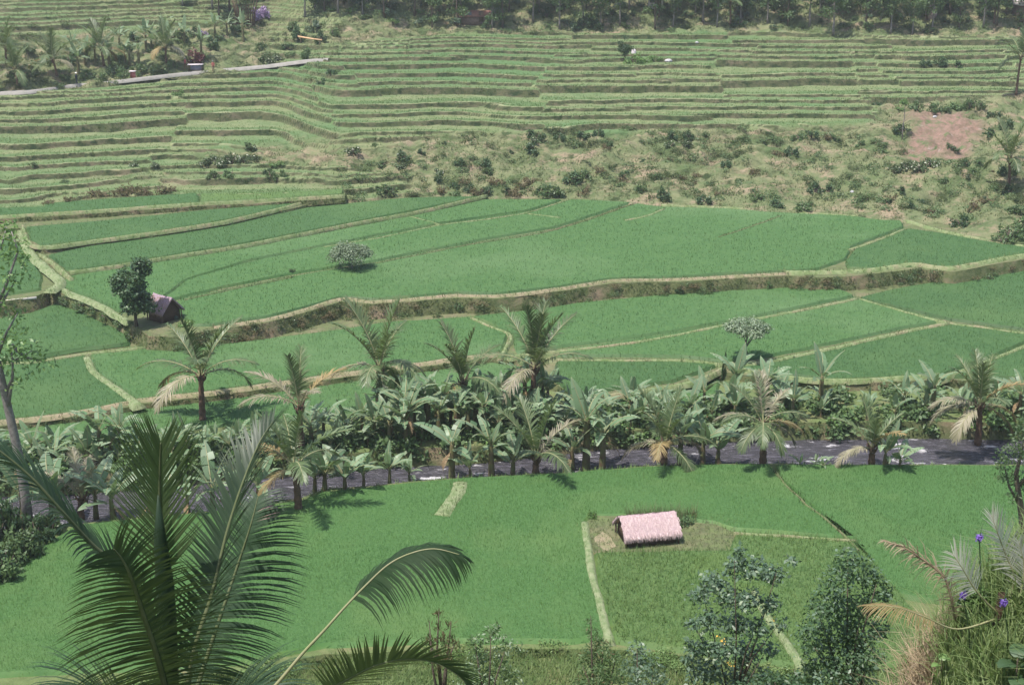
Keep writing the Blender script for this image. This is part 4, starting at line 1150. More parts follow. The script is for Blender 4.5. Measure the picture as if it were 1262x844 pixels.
ITM = []
for i, (px, py, s) in enumerate(((146, 648, .75), (1108, 566, .7), (593, 606, .55), (535, 608, .4), (700, 592, .3), (780, 588, .35), (1135, 556, .4), (560, 612, .4), (1165, 574, .3), (430, 616, .35), (505, 605, .3))):
    p = U(px, py, ZW); o = boulder(p, (s, s * .7, s * .45), 'stone', '', seed=i); ITM.append((o, px, 'pale wet boulder in the river', 'among the rapids'))
ordinals(ITM)
boulder(U(328, 634, ZA + .3), (1.0, .7, .55), 'stone_brown', 'large reddish brown rock on the near bank left of the palm trunk', seed=20)

# trees of the valley -------------------------------------------------------
p = U(168, 402, ZD); cl = clumps_ball(14, 1.3, 1.2, .8, (.2, 0, 2.0), .7, 4) + clumps_ball(17, 1.5, 1.2, 1.0, (-.3, 0, 3.9), .75, 5) + clumps_ball(9, .7, .7, .5, (.5, 0, 5.2), .62, 6)
tree('tree', 'dense dark round leaved tree beside the mauve roofed shack', 'tree', p, limb_mesh('trunk', 3.4, .14, [c[:3] for c in cl[::4]], 'bark', 3), crown_mesh(cl, 6500, .26, 'leaf_dark', 4, .5, .7, .5))
p = U(434, 333, ZD); cl = clumps_dome(26, 1.85, 1.0, 1.15, .62, 9)
tree('shrub', 'pale grey green round shrub standing alone in the upper rice field', 'shrub', p, limb_mesh('trunk', .8, .09, [c[:3] for c in cl[::3]], 'pale_bark', 5), crown_mesh(cl, 5200, .20, 'leaf_pale', 9, .6, .55, .5, 0, 'leaf_mid', 900))
p = U(919, 447, ZC); cl = clumps_dome(26, 1.8, .8, 2.5, .5, 12)
tree('umbrella_tree', 'umbrella shaped pale tree on a thin trunk between two rice bunds', 'tree', p, limb_mesh('trunk', 2.2, .09, [c[:3] for c in cl[::2]], 'pale_bark', 7), crown_mesh(cl, 4600, .20, 'leaf_pale', 12, .6, .55, .5, 0, 'leaf_mid', 600))
bush('dark', U(915, 450, ZC), .55, .8, 1, 'dark weedy bush at the foot of the umbrella shaped tree', '')
bush('dark', U(892, 466, ZC), .3, 2.2, 2, 'narrow dark sapling left of the umbrella shaped tree', '')
bush('lime', U(228, 401, ZD), .8, .6, 3, 'pale green leafy clump right of the mauve roofed shack', '')
bush('silver', U(212, 393, ZD), .6, .5, 4, 'small bluish bush behind the mauve roofed shack', '')
bush('lime', U(730, 640, ZA), .35, .9, 5, 'small lime green bush at the head of the hut footpath', '')
bush('mid', U(838, 648, ZA), .8, .9, 6, 'rounded green bush behind the right end of the straw hut', '')
bush('silver', U(822, 643, ZA), .7, .7, 7, 'bluish bush right behind the straw hut', '')
bush('dark', U(685, 470, ZC), .7, 1.0, 8, 'dark bush beyond the taller twin palm', '')
bush('mid', U(165, 420, ZC), 1.1, .9, 9, 'bush on the bank below the dense dark tree', '')
bush('dark', U(185, 418, ZC), .9, .8, 10, 'dark bush on the bank below the shack', '')
bush('mid', U(360, 337, ZD), .5, .6, 11, 'tuft of tall grass at the end of the weedy rice edge', '')
for i, (px, py) in enumerate(((80, 372), (98, 380), (115, 385), (132, 394), (148, 402))):
    bush('mid', U(px, py, ZD - .6), .9, .7, 12 + i, 'low green bush', 'on the bank under the shack footpath', group='bushes under the shack footpath')
for i in range(34):                                     # weeds on the long scarp
    px = R.choice([R.uniform(205, 440), R.uniform(205, 440), R.uniform(760, 1262), R.uniform(440, 760)]); yl = float(np.interp(px, [205, 258, 330, 420, 524, 613, 691, 755, 840, 969, 1083, 1176, 1262], [416, 407, 397, 372, 370, 368, 359, 349, 347, 340, 337, 335, 319]))
    kd = R.choice(['dark', 'brown', 'mid', 'flower'])
    bush(kd, U(px, yl + R.uniform(7, 13), ZD - .9), R.uniform(.4, .75), R.uniform(.4, .8), 40 + i, {'dark': 'dark', 'brown': 'brownish', 'mid': 'green', 'flower': 'white flowered'}[kd] + ' little bush',
         'on the left half of the long scarp' if px < 440 else 'on the middle of the long scarp' if px < 850 else 'on the right half of the long scarp', group='bushes on the long scarp')

# hill bushes ---------------------------------------------------------------
HB = {'dark': [(497, 203, 20), (520, 190, 12), (567, 203, 14), (597, 205, 14), (660, 190, 20), (705, 224, 24), (690, 172, 14), (720, 170, 16), (738, 168, 14), (650, 172, 14), (668, 172, 12), (830, 172, 16), (848, 172, 14), (868, 250, 18), (818, 246, 20), (957, 255, 18), (1005, 240, 20), (1020, 238, 16), (895, 205, 12), (975, 192, 16), (1110, 165, 22), (1185, 278, 24), (1208, 205, 14), (1190, 205, 12),
               (1135, 250, 12), (1108, 240, 12), (1120, 255, 10), (1080, 130, 10), (1000, 172, 14), (1225, 145, 16), (1160, 82, 18), (1178, 84, 16), (1140, 82, 16), (1245, 240, 20), (1235, 215, 16), (770, 215, 12), (600, 238, 16), (622, 240, 14), (578, 236, 14), (560, 232, 12), (540, 225, 12), (1215, 172, 18), (1240, 160, 20), (330, 215, 12), (397, 104, 14), (100, 245, 0)],
      'brown': [(545, 236, 18), (572, 226, 16), (590, 242, 18), (612, 228, 18), (632, 242, 20), (655, 226, 18), (720, 238, 16), (740, 212, 14), (120, 246, 18), (135, 243, 18), (150, 241, 18), (165, 240, 18), (180, 240, 16), (200, 238, 20), (212, 236, 16), (105, 248, 14), (85, 249, 12), (60, 251, 12), (960, 192, 14), (860, 218, 12), (1020, 172, 14), (765, 222, 18), (640, 232, 16), (1200, 258, 20), (1150, 262, 14), (1215, 250, 16), (930, 216, 14), (840, 222, 12), (885, 240, 12)],
      'flower': [(250, 205, 18), (268, 204, 20), (285, 203, 20), (300, 201, 20), (315, 200, 18), (438, 192, 20), (845, 180, 16), (826, 182, 14), (660, 175, 12), (1120, 210, 24), (1135, 214, 22), (1148, 206, 20), (1103, 213, 18), (540, 215, 12), (165, 205, 14), (190, 206, 12), (495, 208, 12)],
      'mid': [(560, 244, 16), (604, 214, 14), (720, 222, 16), (790, 236, 18), (935, 248, 18), (1065, 250, 16), (672, 240, 28), (690, 242, 20), (480, 240, 20), (310, 185, 16), (285, 218, 20), (265, 220, 16), (1000, 255, 14), (1150, 138, 18), (1165, 138, 16), (1180, 136, 20), (1196, 136, 18), (1130, 136, 16), (1245, 295, 30), (1258, 285, 26), (1236, 300, 22), (1205, 135, 14), (990, 258, 20), (1030, 175, 14), (985, 172, 14), (1060, 180, 12), (1255, 262, 22), (335, 222, 14), (350, 218, 12), (470, 205, 14), (600, 210, 12), (750, 180, 10), (1085, 190, 12), (1160, 224, 14), (80, 225, 10), (40, 205, 10)],
      'lime': [(783, 78, 22), (798, 77, 18), (808, 74, 14), (1108, 135, 10), (340, 204, 14), (220, 118, 12)]}
NM = {'dark': 'dark green scrub bush', 'brown': 'brownish scrub bush', 'flower': 'white flowered shrub', 'mid': 'mid green shrub', 'lime': 'pale lime green shrub'}


def hill_where(px, py):
    if py < 125: return 'among the upper terraces on the left' if px < 600 else 'by the round hill tree' if px < 900 else 'on the upper terraces at the right'
    if px < 240: return 'at the left end of the lowest terraces'
    if px < 420: return 'in the flower hedge among the left terraces'
    if px < 640: return 'on the middle of the scrubby bank'
    if px < 780: return 'on the bank above the long field'
    if px < 960: return 'on the bank right of the middle'
    if px < 1100: return 'left of the red landslip'
    return 'below the red landslip' if py > 195 else 'around the red landslip'


seed = 200
for kd, l in HB.items():
    for px, py, wp in l:
        if not wp: continue
        p = H(px, py); dep = p.y * cp + (CAM_Z - p.z) * sp; wm_ = wp * 1.06 * dep / FPX; seed += 1
        bush(kd, p - Vector((0, 0, .1)), wm_ * .62, wm_ * R.uniform(.5, .85), seed, NM[kd], hill_where(px, py), group='bushes scattered over the hill')
rs_ = random.Random(9)
for i in range(34):
    px = rs_.uniform(450, 1262); py = rs_.uniform(165, 250 + max(0, px - 1000) * .12)
    if hill_where(px, py) is None: continue
    kd = rs_.choice(['dark', 'brown', 'mid', 'mid', 'flower']); p = H(px, py); s = rs_.uniform(.35, .8)
    bush(kd, p - Vector((0, 0, .1)), s, s * rs_.uniform(.7, 1.2), 400 + i, 'small ' + NM[kd].replace('white flowered shrub', 'flowering shrub'), hill_where(px, py), group='bushes scattered over the hill')
ordinals(BUSHES)

p = H(770, 73); cl = clumps_ball(12, .9, .9, 1.5, (0, 0, 2.2), .6, 71)
tree('round_tree', 'small dark round tree standing alone on the upper terraces', 'tree', p, limb_mesh('trunk', 1.8, .12, [c[:3] for c in cl[::3]], 'bark', 8), crown_mesh(cl, 1700, .26, 'leaf_dark', 71))
p = H(1112, 172); cl = clumps_ball(6, .35, .35, .6, (0, 0, 4.6), .35, 72)
tree('sapling', 'thin pale sapling standing left of the red landslip', 'sapling', p, limb_mesh('trunk', 4.6, .07, [], 'pale_bark', 9), crown_mesh(cl, 260, .26, 'leaf_lime', 72))

# hill palms and banana trees in the left corner -----------------------------
HP = [((22, 108), 3.0, 'coconut palm with drooping pale fronds nearest the left edge above the road', 31), ((70, 95), 3.0, 'coconut palm right of the leftmost one above the road', 32), ((128, 82), 3.4, 'thin coconut palm in the middle of the grove above the road', 33), ((205, 78), 3.0, 'coconut palm left of the dark red bush above the road', 34),
      ((1243, 232), 4.2, 'leaning coconut palm on the scrubby bank at the right edge', 35), ((1252, 120), 6.5, 'tall coconut palm at the right edge of the upper terraces', 36), ((8, 80), 3.0, 'coconut palm half cut by the left edge above the road', 37)]
for (bx, by), h, lb, sd in HP:
    palm(lb, H(bx, by), h * .8, crown(sd, 3, 4, 3, 3, 1, 3), 1.2, (R.uniform(-.4, .2), 0), .14, sd, 0, 'coconut palms on the hill')
it = []
for i, (bx, by) in enumerate(((97, 92), (105, 80), (155, 78), (160, 82), (180, 62), (192, 66), (187, 60), (280, 44), (265, 46), (212, 62), (172, 84), (118, 76), (135, 84), (205, 50), (228, 56), (90, 70), (248, 66), (148, 62), (300, 52))):
    o = banana(H(bx, by), 1.35, R.choice([1, 1, 2]), 600 + i, 7, 0); o['group'] = 'banana plants on the hill'; it.append((o, bx, 'pale banana plant', 'in the grove above the hill road'))
ordinals(it)
it = []
for i, (bx, by, w_, kd) in enumerate(((35, 68, 1.2, 'dark'), (50, 80, 1.2, 'mid'), (60, 74, 1.0, 'dark'), (88, 78, 1.4, 'dark'), (110, 98, 1.1, 'mid'), (125, 100, 1.3, 'mid'), (140, 94, 1.3, 'dark'), (150, 96, 1.2, 'mid'), (170, 92, 1.4, 'mid'), (185, 90, 1.3, 'dark'), (200, 92, 1.4, 'mid'), (215, 84, 1.2, 'mid'),
                                      (168, 50, 1.3, 'dark'), (205, 56, 1.6, 'mid'), (222, 50, 1.6, 'mid'), (195, 48, 1.5, 'mid'), (240, 45, 1.2, 'dark'), (262, 62, 1.4, 'dark'), (270, 50, 1.0, 'mid'), (250, 75, 1.2, 'mid'), (290, 40, 1.5, 'dark'), (320, 62, 1.2, 'mid'), (335, 80, 1.3, 'flower'), (345, 75, 1.4, 'flower'), (355, 62, 1.3, 'dark'), (325, 78, 1.2, 'dark'), (368, 50, 1.6, 'dark'),
                                      (385, 40, 1.5, 'silver'), (395, 52, 1.4, 'dark'), (375, 70, 1.2, 'mid'), (360, 38, 1.3, 'mid'), (410, 45, 1.3, 'mid'), (408, 92, 1.0, 'dark'), (15, 95, 1.2, 'mid'), (40, 96, 1.0, 'mid'), (80, 100, 1.0, 'mid'))):
    rr2 = random.Random(700 + i); o = link('bush', rr2.choice(BU[kd]), None, H(bx, by), (0, 0, rr2.uniform(0, 6)), (w_, w_, w_ * rr2.uniform(.9, 1.5))); tag(o, '', 'bush', 'bushes in the left corner of the hill')
    it.append((o, bx, {'dark': 'dark green bush', 'mid': 'leafy green bush', 'flower': 'pale flowering bush', 'silver': 'bluish bush'}[kd], 'left of the dark red bush above the road' if bx < 230 else 'right of the dark red bush above the road'))
ordinals(it)
o = link('red_bush', BU['red'][0], None, H(237, 82), (0, 0, 1), (1.9, 1.9, 2.6)); tag(o, 'dark red leaved bush standing right above the hill road', 'bush')
o = link('flowering_bush', BU['mauve'][0], None, H(318, 26), (0, 0, 1), (2.2, 2.0, 2.4)); tag(o, 'mauve flowering bush at the top of the hill beside the bamboo', 'bush')
o = link('flowering_bush', BU['mauve'][0], None, H(250, 46), (0, 0, 3), (.9, .8, 1.0)); tag(o, 'little mauve bush among the banana plants above the road', 'bush')
bm_ = MB(); rb = random.Random(4)
for i in range(26):
    x0, y0 = rb.uniform(-1.6, 1.6), rb.uniform(-1, 1); bm_.tube([(x0, y0, -.2), (x0 * 1.15, y0 * 1.1, 2.2), (x0 * 1.5 + rb.uniform(-.3, .3), y0 * 1.5, 4.6)], [.07, .06, .03], 5)
t = empty('bamboo_clump', 'clump of bare brown bamboo stems left of the mauve bush', 'bamboo', H(303, 33)); link('stems', bm_.mesh('stems', M['palm_bark']), t)
link('foliage', mesh_join('foliage', [(*leaf_cloud(clumps_ball(14, 2.4, 1.8, 1.2, (0, 0, 4.9), .8, 81), 1500, .3, 81), 0)], [M['leaf_dark']]), t)

# trees of the wood along the top of the hill ----------------------------------
TC = []
for s in range(5):
    hh = (6.5, 7.5, 8.5, 7, 6)[s]
    cl = clumps_ball(15, 2.4, 2.4, 1.9, (0, 0, hh), 1.0, 300 + s) + clumps_ball(8, 2.0, 2.0, 1.3, (0, 0, hh - 3.2 - s * .3), .75, 310 + s)
    TC.append((limb_mesh('trunk', hh - 1, .17, [c[:3] for c in cl[::3]], 'bark' if s % 2 else 'pale_bark', 300 + s, (.4 * (s - 2) * .3, 0)), crown_mesh(cl, 1700, .42, 'leaf_mid', 300 + s, .4, .5, .45)))
it = []; rt = random.Random(77)
spots = []
for px in range(395, 1290, 29):
    for row in range(3):
        if px < 540 and row == 0: continue
        spots.append((px + rt.uniform(-9, 9), (32, 17, 2)[row] + rt.uniform(-5, 5) + (6 if px > 980 and row == 0 else 0)))
spots += [(270, 22), (283, 14), (262, 12), (225, 8), (376, 22), (388, 10), (340, -6), (300, -2), (180, -4), (90, -8), (45, -6), (140, -10)]
for i, (px, py) in enumerate(spots):
    tm, cm = TC[rt.randrange(5)]
    t = tree('tree', '', 'tree', H(px, py) - Vector((0, 0, .2)), tm, cm, rt.uniform(0, 6.28), rt.uniform(.72, 1.15), 'trees of the wood on top of the hill')
    w_ = 'above the mauve bush and left corner' if px < 392 else 'above the pale scrub left of the middle' if px < 560 else 'above the middle terraces' if px < 720 else 'above the round hill tree' if px < 860 else 'right of the round hill tree' if px < 1000 else 'above the right end of the terraces' if px < 1150 else 'in the upper right corner'
    it.append((t, px, 'wood tree', w_))
ordinals(it)
for (bx, by), h, lb, sd in (((900, 32), 4, 'coconut palm at the wood edge with pale dry fronds, left of the straw stack', 41), ((1098, 30), 2.5, 'low coconut palm with spread pale fronds left of the straw stack', 42), ((1142, 26), 4.5, 'coconut palm rising just behind the straw stack', 43), ((812, 22), 4.5, 'coconut palm at the wood edge above the round hill tree', 44), ((1225, 30), 6, 'coconut palm beside the pink roofed house', 45)):
    palm(lb, H(bx, by), h, crown(sd, 3, 4, 3, 3, 2, 4), .95, (R.uniform(-.3, .3), 0), .14, sd, 0, 'coconut palms at the wood edge')
it = []
for i in range(64):
    px = rt.uniform(400, 1262); py = rt.uniform(4, 38) + (5 if px > 980 else 0); kd = rt.choice(['dark', 'dark', 'mid', 'dark', 'silver'] if px > 560 else ['mid', 'silver', 'flower', 'lime'])
    rr2 = random.Random(900 + i); s = rr2.uniform(.8, 1.7); o = link('bush', rr2.choice(BU[kd]), None, H(px, py), (0, 0, rr2.uniform(0, 6)), (s, s, s * rr2.uniform(.7, 1.1))); tag(o, '', 'bush', 'bushes under the wood')
    it.append((o, px, {'dark': 'dark bush', 'mid': 'green bush', 'silver': 'bluish bush', 'flower': 'pale flowering bush', 'lime': 'lime green bush'}[kd], 'under the wood, ' + ('left of the middle' if px < 600 else 'above the middle terraces' if px < 760 else 'near the round hill tree' if px < 900 else 'left of the straw stack' if px < 1140 else 'right of the straw stack')))
ordinals(it)

cl, cl2 = [], []
for i in range(1150):
    if i < 700: px, py = rs_.uniform(420, 1290), rs_.uniform(160, 250) + max(0, 0)
    elif i < 950: px, py = rs_.uniform(0, 420), rs_.uniform(25, 110)
    else: px, py = rs_.uniform(395, 1290), rs_.uniform(2, 42)
    if 950 > i and px > 1000: py += (px - 1000) * .14
    p = H(px, py)
    if 700 > i and (vnoise(p.x * .22, p.y * .22, 23) < .47 or p.z < 2.4 or abs(px - 1160) < 45 and abs(py - 166) < 32): continue
    if 700 <= i < 950 and (px < 340 and py > 118 - px * .1 or vnoise(p.x * .2, p.y * .2, 24) < .40): continue
    q = rs_.uniform(.25, .7); (cl if rs_.random() < .55 else cl2).append((p.x, p.y, p.z + q * .2, q * 1.3, q, q * .6))
V, F = leaf_cloud(cl, 90 * len(cl), .20, 55, .6, .55, .5); V2, F2 = leaf_cloud(cl2, 90 * len(cl2), .20, 56, .6, .5, .5)
tag(link('scrub', mesh_join('scrub', [(V, F, 0), (V2, F2, 1)], [M['leaf_mid'], M['dark_grass']])), 'low tangled scrub and weeds creeping over the hill bank and under the wood', 'scrub', kind='stuff')

# weeds that hang over the scarps and steps
cl, cl2, cl3 = [], [], []
LIPS = [([205, 258, 330, 375, 420, 460, 524, 563, 613, 691, 755, 840, 969, 1045, 1083, 1129, 1176, 1262, 1340], [416, 407, 397, 385, 372, 375, 370, 367, 368, 359, 349, 347, 340, 341, 337, 331, 335, 319, 309], ZD, 1.25, 1.2, 420),
        ([0, 89, 171, 263, 355, 420, 524, 612], [525, 514, 498, 488, 475, 466, 452, 440], ZC, .55, .22, 110), ([-60, 0, 120, 245, 330, 425], [277, 270, 263, 254, 250, 244], 3.2, .45, .2, 90), ([53, 192, 280, 355], [307, 289, 275, 258], 2.75, .42, .2, 60), ([880, 941, 1033, 1158, 1262], [460, 464, 473, 468, 471], ZC, .5, .3, 60)]
for lx, ly, z, drop, out, n in LIPS:
    for i in range(n):
        px = rs_.uniform(lx[0], lx[-1]); f = rs_.random(); p = U(px, float(np.interp(px, lx, ly)), z)
        dens = .85 if px < 450 and z == ZD else .3 if z == ZD and px < 800 else .6
        if rs_.random() > dens or vnoise(p.x * .35, p.y * .35, 66) < .35: continue
        q = rs_.uniform(.10, .30) * (1.3 if z == ZD else .8); rs_.choice([cl, cl2, cl3]).append((p.x, p.y - out * f - .05, z - drop * f + .03, q * 1.5, q, q * .8))
parts = []
for j, c in enumerate((cl, cl2, cl3)): parts.append((*leaf_cloud(c, 46 * len(c), .13, 60 + j, .6, .55, .4), j))
tag(link('scrub', mesh_join('scrub', parts, [M['leaf_mid'], M['dark_grass'], M['leaf_brown']])), 'weeds and creepers hanging over the earth steps between the rice fields', 'scrub', kind='stuff')

# ================================================================== huts
def px_m(p): return FPX / (p.y * cp + (CAM_Z - p.z) * sp)


def thatch(name, L, half, ridge, eave, mat, straw, parent, seed, curve=.22, thick=.14, fringe=900, hip=0.0):
    """curved straw roof along X with a ragged fringe"""
    mb = MB(); rr = random.Random(seed); nx_, ns = 22, 16; g = {}
    for lay in (0, 1):
        for i in range(nx_ + 1):
            for j in range(ns + 1):
                s = j / ns * 2 - 1; u = i / nx_ * 2 - 1
                hz = eave + (ridge - eave) * (1 - abs(s) ** (1.0 + curve * 2)) - thick * lay
                x = L / 2 * u * (1 - hip * (1 - abs(s))); y = half * s * (1 - .03 * lay)
                z = hz + (rr.uniform(-.025, .025) if lay == 0 else 0) - (.05 * (1 - u * u) if abs(s) < .2 else 0)
                g[lay, i, j] = len(mb.V) and 0
                mb.V.append(np.array([[x, y, z]])); g[lay, i, j] = mb.n; mb.n += 1
    def q(a): mb.F.append(a); mb.I.append(0)
    for i in range(nx_):
        for j in range(ns):
            q([g[0, i, j], g[0, i + 1, j], g[0, i + 1, j + 1], g[0, i, j + 1]]); q([g[1, i, j], g[1, i, j + 1], g[1, i + 1, j + 1], g[1, i + 1, j]])
    for i in range(nx_):
        for j in (0, ns): q([g[0, i, j], g[1, i, j], g[1, i + 1, j], g[0, i + 1, j]])
    for j in range(ns):
        for i in (0, nx_): q([g[0, i, j], g[0, i, j + 1], g[1, i, j + 1], g[1, i, j]])
    V0 = np.concatenate(mb.V)
    r = np.random.default_rng(seed)
    # straws laid down the slope and hanging at the eaves
    n = fringe; sd = r.choice([-1, 1], n); x = r.uniform(-L / 2, L / 2, n); hang = r.uniform(0, 1, n) < .55
    s0 = np.where(hang, .97, r.uniform(.05, .95, n)); z0 = eave + (ridge - eave) * (1 - s0 ** (1 + curve * 2)) + .02
    s1 = np.where(hang, 1.0 + r.uniform(0, .06, n), s0 + r.uniform(.12, .3, n)); z1 = np.where(hang, eave - r.uniform(.05, .34, n), eave + (ridge - eave) * (1 - np.minimum(s1, 1.02) ** (1 + curve * 2)) + r.uniform(.0, .05, n))
    w_ = r.uniform(.015, .05, n)
    V = np.stack([np.stack([x - w_, sd * half * s0, z0], -1), np.stack([x + w_, sd * half * s0, z0], -1), np.stack([x + r.normal(0, .04, n), sd * half * s1, z1], -1)], 1).reshape(-1, 3)
    F = np.arange(3 * n).reshape(n, 3)
    me = mesh_join(name, [(V0, mb.F, 0), (V[:0], [], 1) if n == 0 else (V, F, 1)], [M[mat], M[straw]])
    return link('thatch_roof', me, parent)


def gable(parent, x, half, ridge, eave, mat, z0=0, t=.05):
    mb = MB(); pts = [(-half, z0), (half, z0), (half, eave), (half * .5, eave + (ridge - eave) * .6), (0, ridge), (-half * .5, eave + (ridge - eave) * .6), (-half, eave)]; k = len(pts)
    V = [(x - t / 2, a, b) for a, b in pts] + [(x + t / 2, a, b) for a, b in pts]
    mb.add(V, [list(range(k))[::-1], [k + i for i in range(k)]] + [(i, (i + 1) % k, k + (i + 1) % k, k + i) for i in range(k)])
    return link('gable_wall', mb.mesh('gable_wall', M[mat]), parent)


a, b = U(762, 670, ZA + .12), U(834, 665, ZA + .12); c = (a + b) / 2 + Vector((0, .55, 0)); rz = math.atan2(b.y - a.y, b.x - a.x) + .06; L = (b - a).length
hut = empty('straw_hut', 'low field hut with a pale pink straw roof in the near paddies', 'hut', c, rz)
thatch('thatch_roof', L, 1.28, 1.62, .66, 'thatch_pale', 'straw_pale', hut, 3, .16, .16, 1500, .04)
for sx in (-1, 1):
    gable(hut, sx * (L / 2 - .28), 1.0, 1.30, .62, 'bamboo_wall')
for sx in (-1, 1):
    for sy in (-1, 1):
        mb = MB(); mb.tube([(sx * (L / 2 - .16), sy * 1.08, -.2), (sx * (L / 2 - .16), sy * 1.08, .72)], [.06, .055], 8); link('post', mb.mesh('post', M['wood']), hut)
for sy in (-1, 1):
    mb = MB(); mb.box((0, sy * 1.0, .3), (L - .62, .05, .62)); link('side_wall', mb.mesh('side_wall', M['bamboo_wall']), hut)
V, F = blades(*(lambda q: (q[:, 0], q[:, 1], np.full(len(q), .1)))(np.array([tuple(U(R.uniform(772, 858), R.uniform(634, 643), .1))[:2] for _ in range(420)])), RNG.uniform(.4, 1.0, 420), np.full(420, .05), .7)
tag(link('grass_tuft', mesh_join('grass_tuft', [(V, F, 0)], [M['scrub_grass']])), 'tall dry grass growing along the back of the straw hut', 'grass', kind='stuff')
dp = densify([U(x, y, .135).xy for x, y in ((731, 662), (742, 655), (752, 662), (760, 673), (748, 679), (738, 672))], .4, True, .1, 2)
mb = MB(); mb.add([(p.x, p.y, .135) for p in dp], tessellate_polygon([[Vector((p.x, p.y, 0)) for p in dp]]))
tag(link('ground_patch', mb.mesh('ground_patch', M['dirt'])), 'bare pinkish earth patch left of the straw hut', 'ground', kind='structure')
V, F = blades(*(lambda q: (q[:, 0], q[:, 1], np.full(len(q), .1)))(np.array([tuple(U(R.uniform(722, 905), R.uniform(640, 684), .1))[:2] for _ in range(1500)])), RNG.uniform(.1, .35, 1500), np.full(1500, .05), .9)
tag(link('short_grass', mesh_join('short_grass', [(V, F, 0)], [M['scrub_grass']])), 'short trodden grass on the plot round the straw hut', 'grass', kind='stuff')

sh = empty('field_shack', 'small field shack with a mauve thatched gable roof beside the dense dark tree', 'shack', U(203, 393, ZD), rad(-38))
thatch('thatch_roof', 2.5, 1.25, 2.15, .85, 'thatch_mauve', 'thatch_under', sh, 5, 0, .12, 500)
for sx in (-.85, .85): gable(sh, sx, .98, 1.72, .8, 'bamboo_wall')
for sy in (-1, 1):
    mb = MB(); mb.box((0, sy * .95, .42), (1.64, .05, .86)); link('side_wall', mb.mesh('side_wall', M['bamboo_wall']), sh)
for sx in (-1, 1):
    for sy in (-1, 1):
        mb = MB(); mb.tube([(sx * 1.0, sy * 1.02, -.2), (sx * 1.0, sy * 1.02, .98)], [.06, .05], 7); link('post', mb.mesh('post', M['wood']), sh)
dp = densify([U(x, y, ZD + .012).xy for x, y in ((178, 408), (196, 400), (225, 394), (240, 402), (226, 408), (200, 415))], .5, True, .15, 2)
mb = MB(); mb.add([(p.x, p.y, ZD + .012) for p in dp], tessellate_polygon([[Vector((p.x, p.y, 0)) for p in dp]]))
tag(link('ground_patch', mb.mesh('ground_patch', M['field_soil'])), 'trodden earth in front of the mauve roofed shack', 'ground', kind='structure')

# things on the hill ---------------------------------------------------------
def person(label, loc, shirt, trousers, hat, rz=0, h=1.62, stride=.12):
    t = empty('person', label, 'person', loc, rz); k = h / 1.62
    bm = bmesh.new()
    J = [(0, 0, .88), (0, 0, 1.08), (0, 0, 1.32), (0, 0, 1.42), (0, .01, 1.50), (0, .01, 1.60),
         (.09, 0, .84), (.10, stride, .46), (.10, stride * .9, .06), (.10, stride * .9 + .14, .03), (-.09, 0, .84), (-.10, -stride, .46), (-.10, -stride * 1.5, .06), (-.10, -stride * 1.5 + .14, .03),
         (.17, 0, 1.30), (.24, -.04, 1.04), (.24, .10, .82), (.24, .13, .73), (-.17, 0, 1.30), (-.24, .04, 1.04), (-.22, .16, .84), (-.22, .20, .75)]
    E = [(0, 1), (1, 2), (2, 3), (3, 4), (4, 5), (0, 6), (6, 7), (7, 8), (8, 9), (0, 10), (10, 11), (11, 12), (12, 13), (2, 14), (14, 15), (15, 16), (16, 17), (2, 18), (18, 19), (19, 20), (20, 21)]
    rd = [.13, .12, .14, .06, .085, .07, .085, .065, .045, .03, .085, .065, .045, .03, .06, .045, .035, .025, .06, .045, .035, .025]
    vs = [bm.verts.new((x * k, y * k, z * k)) for x, y, z in J]
    for i, j in E: bm.edges.new((vs[i], vs[j]))
    me = bpy.data.meshes.new('tmp'); bm.to_mesh(me); bm.free()
    o = bpy.data.objects.new('tmp', me); C.objects.link(o); m = o.modifiers.new('skin', 'SKIN'); o.modifiers.new('sub', 'SUBSURF').levels = 1
    for i, s in enumerate(me.skin_vertices[0].data): s.radius = (rd[i] * k,) * 2; s.use_root = i == 0
    bpy.context.view_layer.update()
    nm = bpy.data.meshes.new_from_object(o.evaluated_get(bpy.context.evaluated_depsgraph_get())); bpy.data.objects.remove(o); nm.name = 'body'
    nm.materials.clear()
    for q in ('skin', shirt, trousers): nm.materials.append(M[q])
    for p in nm.polygons:
        z = p.center.z / k; ax = abs(p.center.x) / k
        p.material_index = 0 if z > 1.40 or z < .1 or (ax > .19 and z < 1.0) else (1 if z > .88 else 2)
    link('body', nm, t)
    mb = MB(); mb.tube([(0, .01 * k, 1.56 * k), (0, .01 * k, 1.60 * k), (0, .01 * k, 1.70 * k)], [.20 * k, .17 * k, .03 * k] if hat != 'hair' else [.09 * k, .095 * k, .05 * k], 12); link('hat' if hat != 'hair' else 'hair', mb.mesh('hat', M['hat_white' if hat != 'hair' else 'slate']), t)


person('person with a white hat and dark clothes walking on the hill road', road_pt(96), 'shirt_dark', 'shirt_dark', 'hat', 1.3)
person('person in a red shirt standing below the dark red bush by the road', H(229, 88), 'shirt_red', 'cloth_brown', 'hair', 2.6)
person('person in reddish clothes on the road bank right of the red bush', H(263, 89), 'shirt_red', 'cloth_brown', 'hair', 3.4)
p = road_pt(240) + Vector((0, .9, 0)); t = empty('roadside_stall', 'little roadside stall with a pale pink slab top and dark sides', 'stall', p)
mb = MB(); mb.box((0, 0, .95), (2.3, 1.1, .12)); link('stall_top', mb.mesh('stall_top', M['plaster']), t)
mb = MB(); mb.box((.15, 0, .5), (1.7, .8, .78)); link('counter', mb.mesh('counter', M['slate']), t)
for sx in (-1, 1):
    for sy in (-1, 1):
        mb = MB(); mb.box((sx * 1.05, sy * .45, .40), (.08, .08, .98)); link('leg', mb.mesh('leg', M['wood']), t)
p = road_pt(160) + Vector((0, 2.0, 0)); t = empty('roadside_box', 'small red and white box shaped shrine beside the hill road', 'box', p)
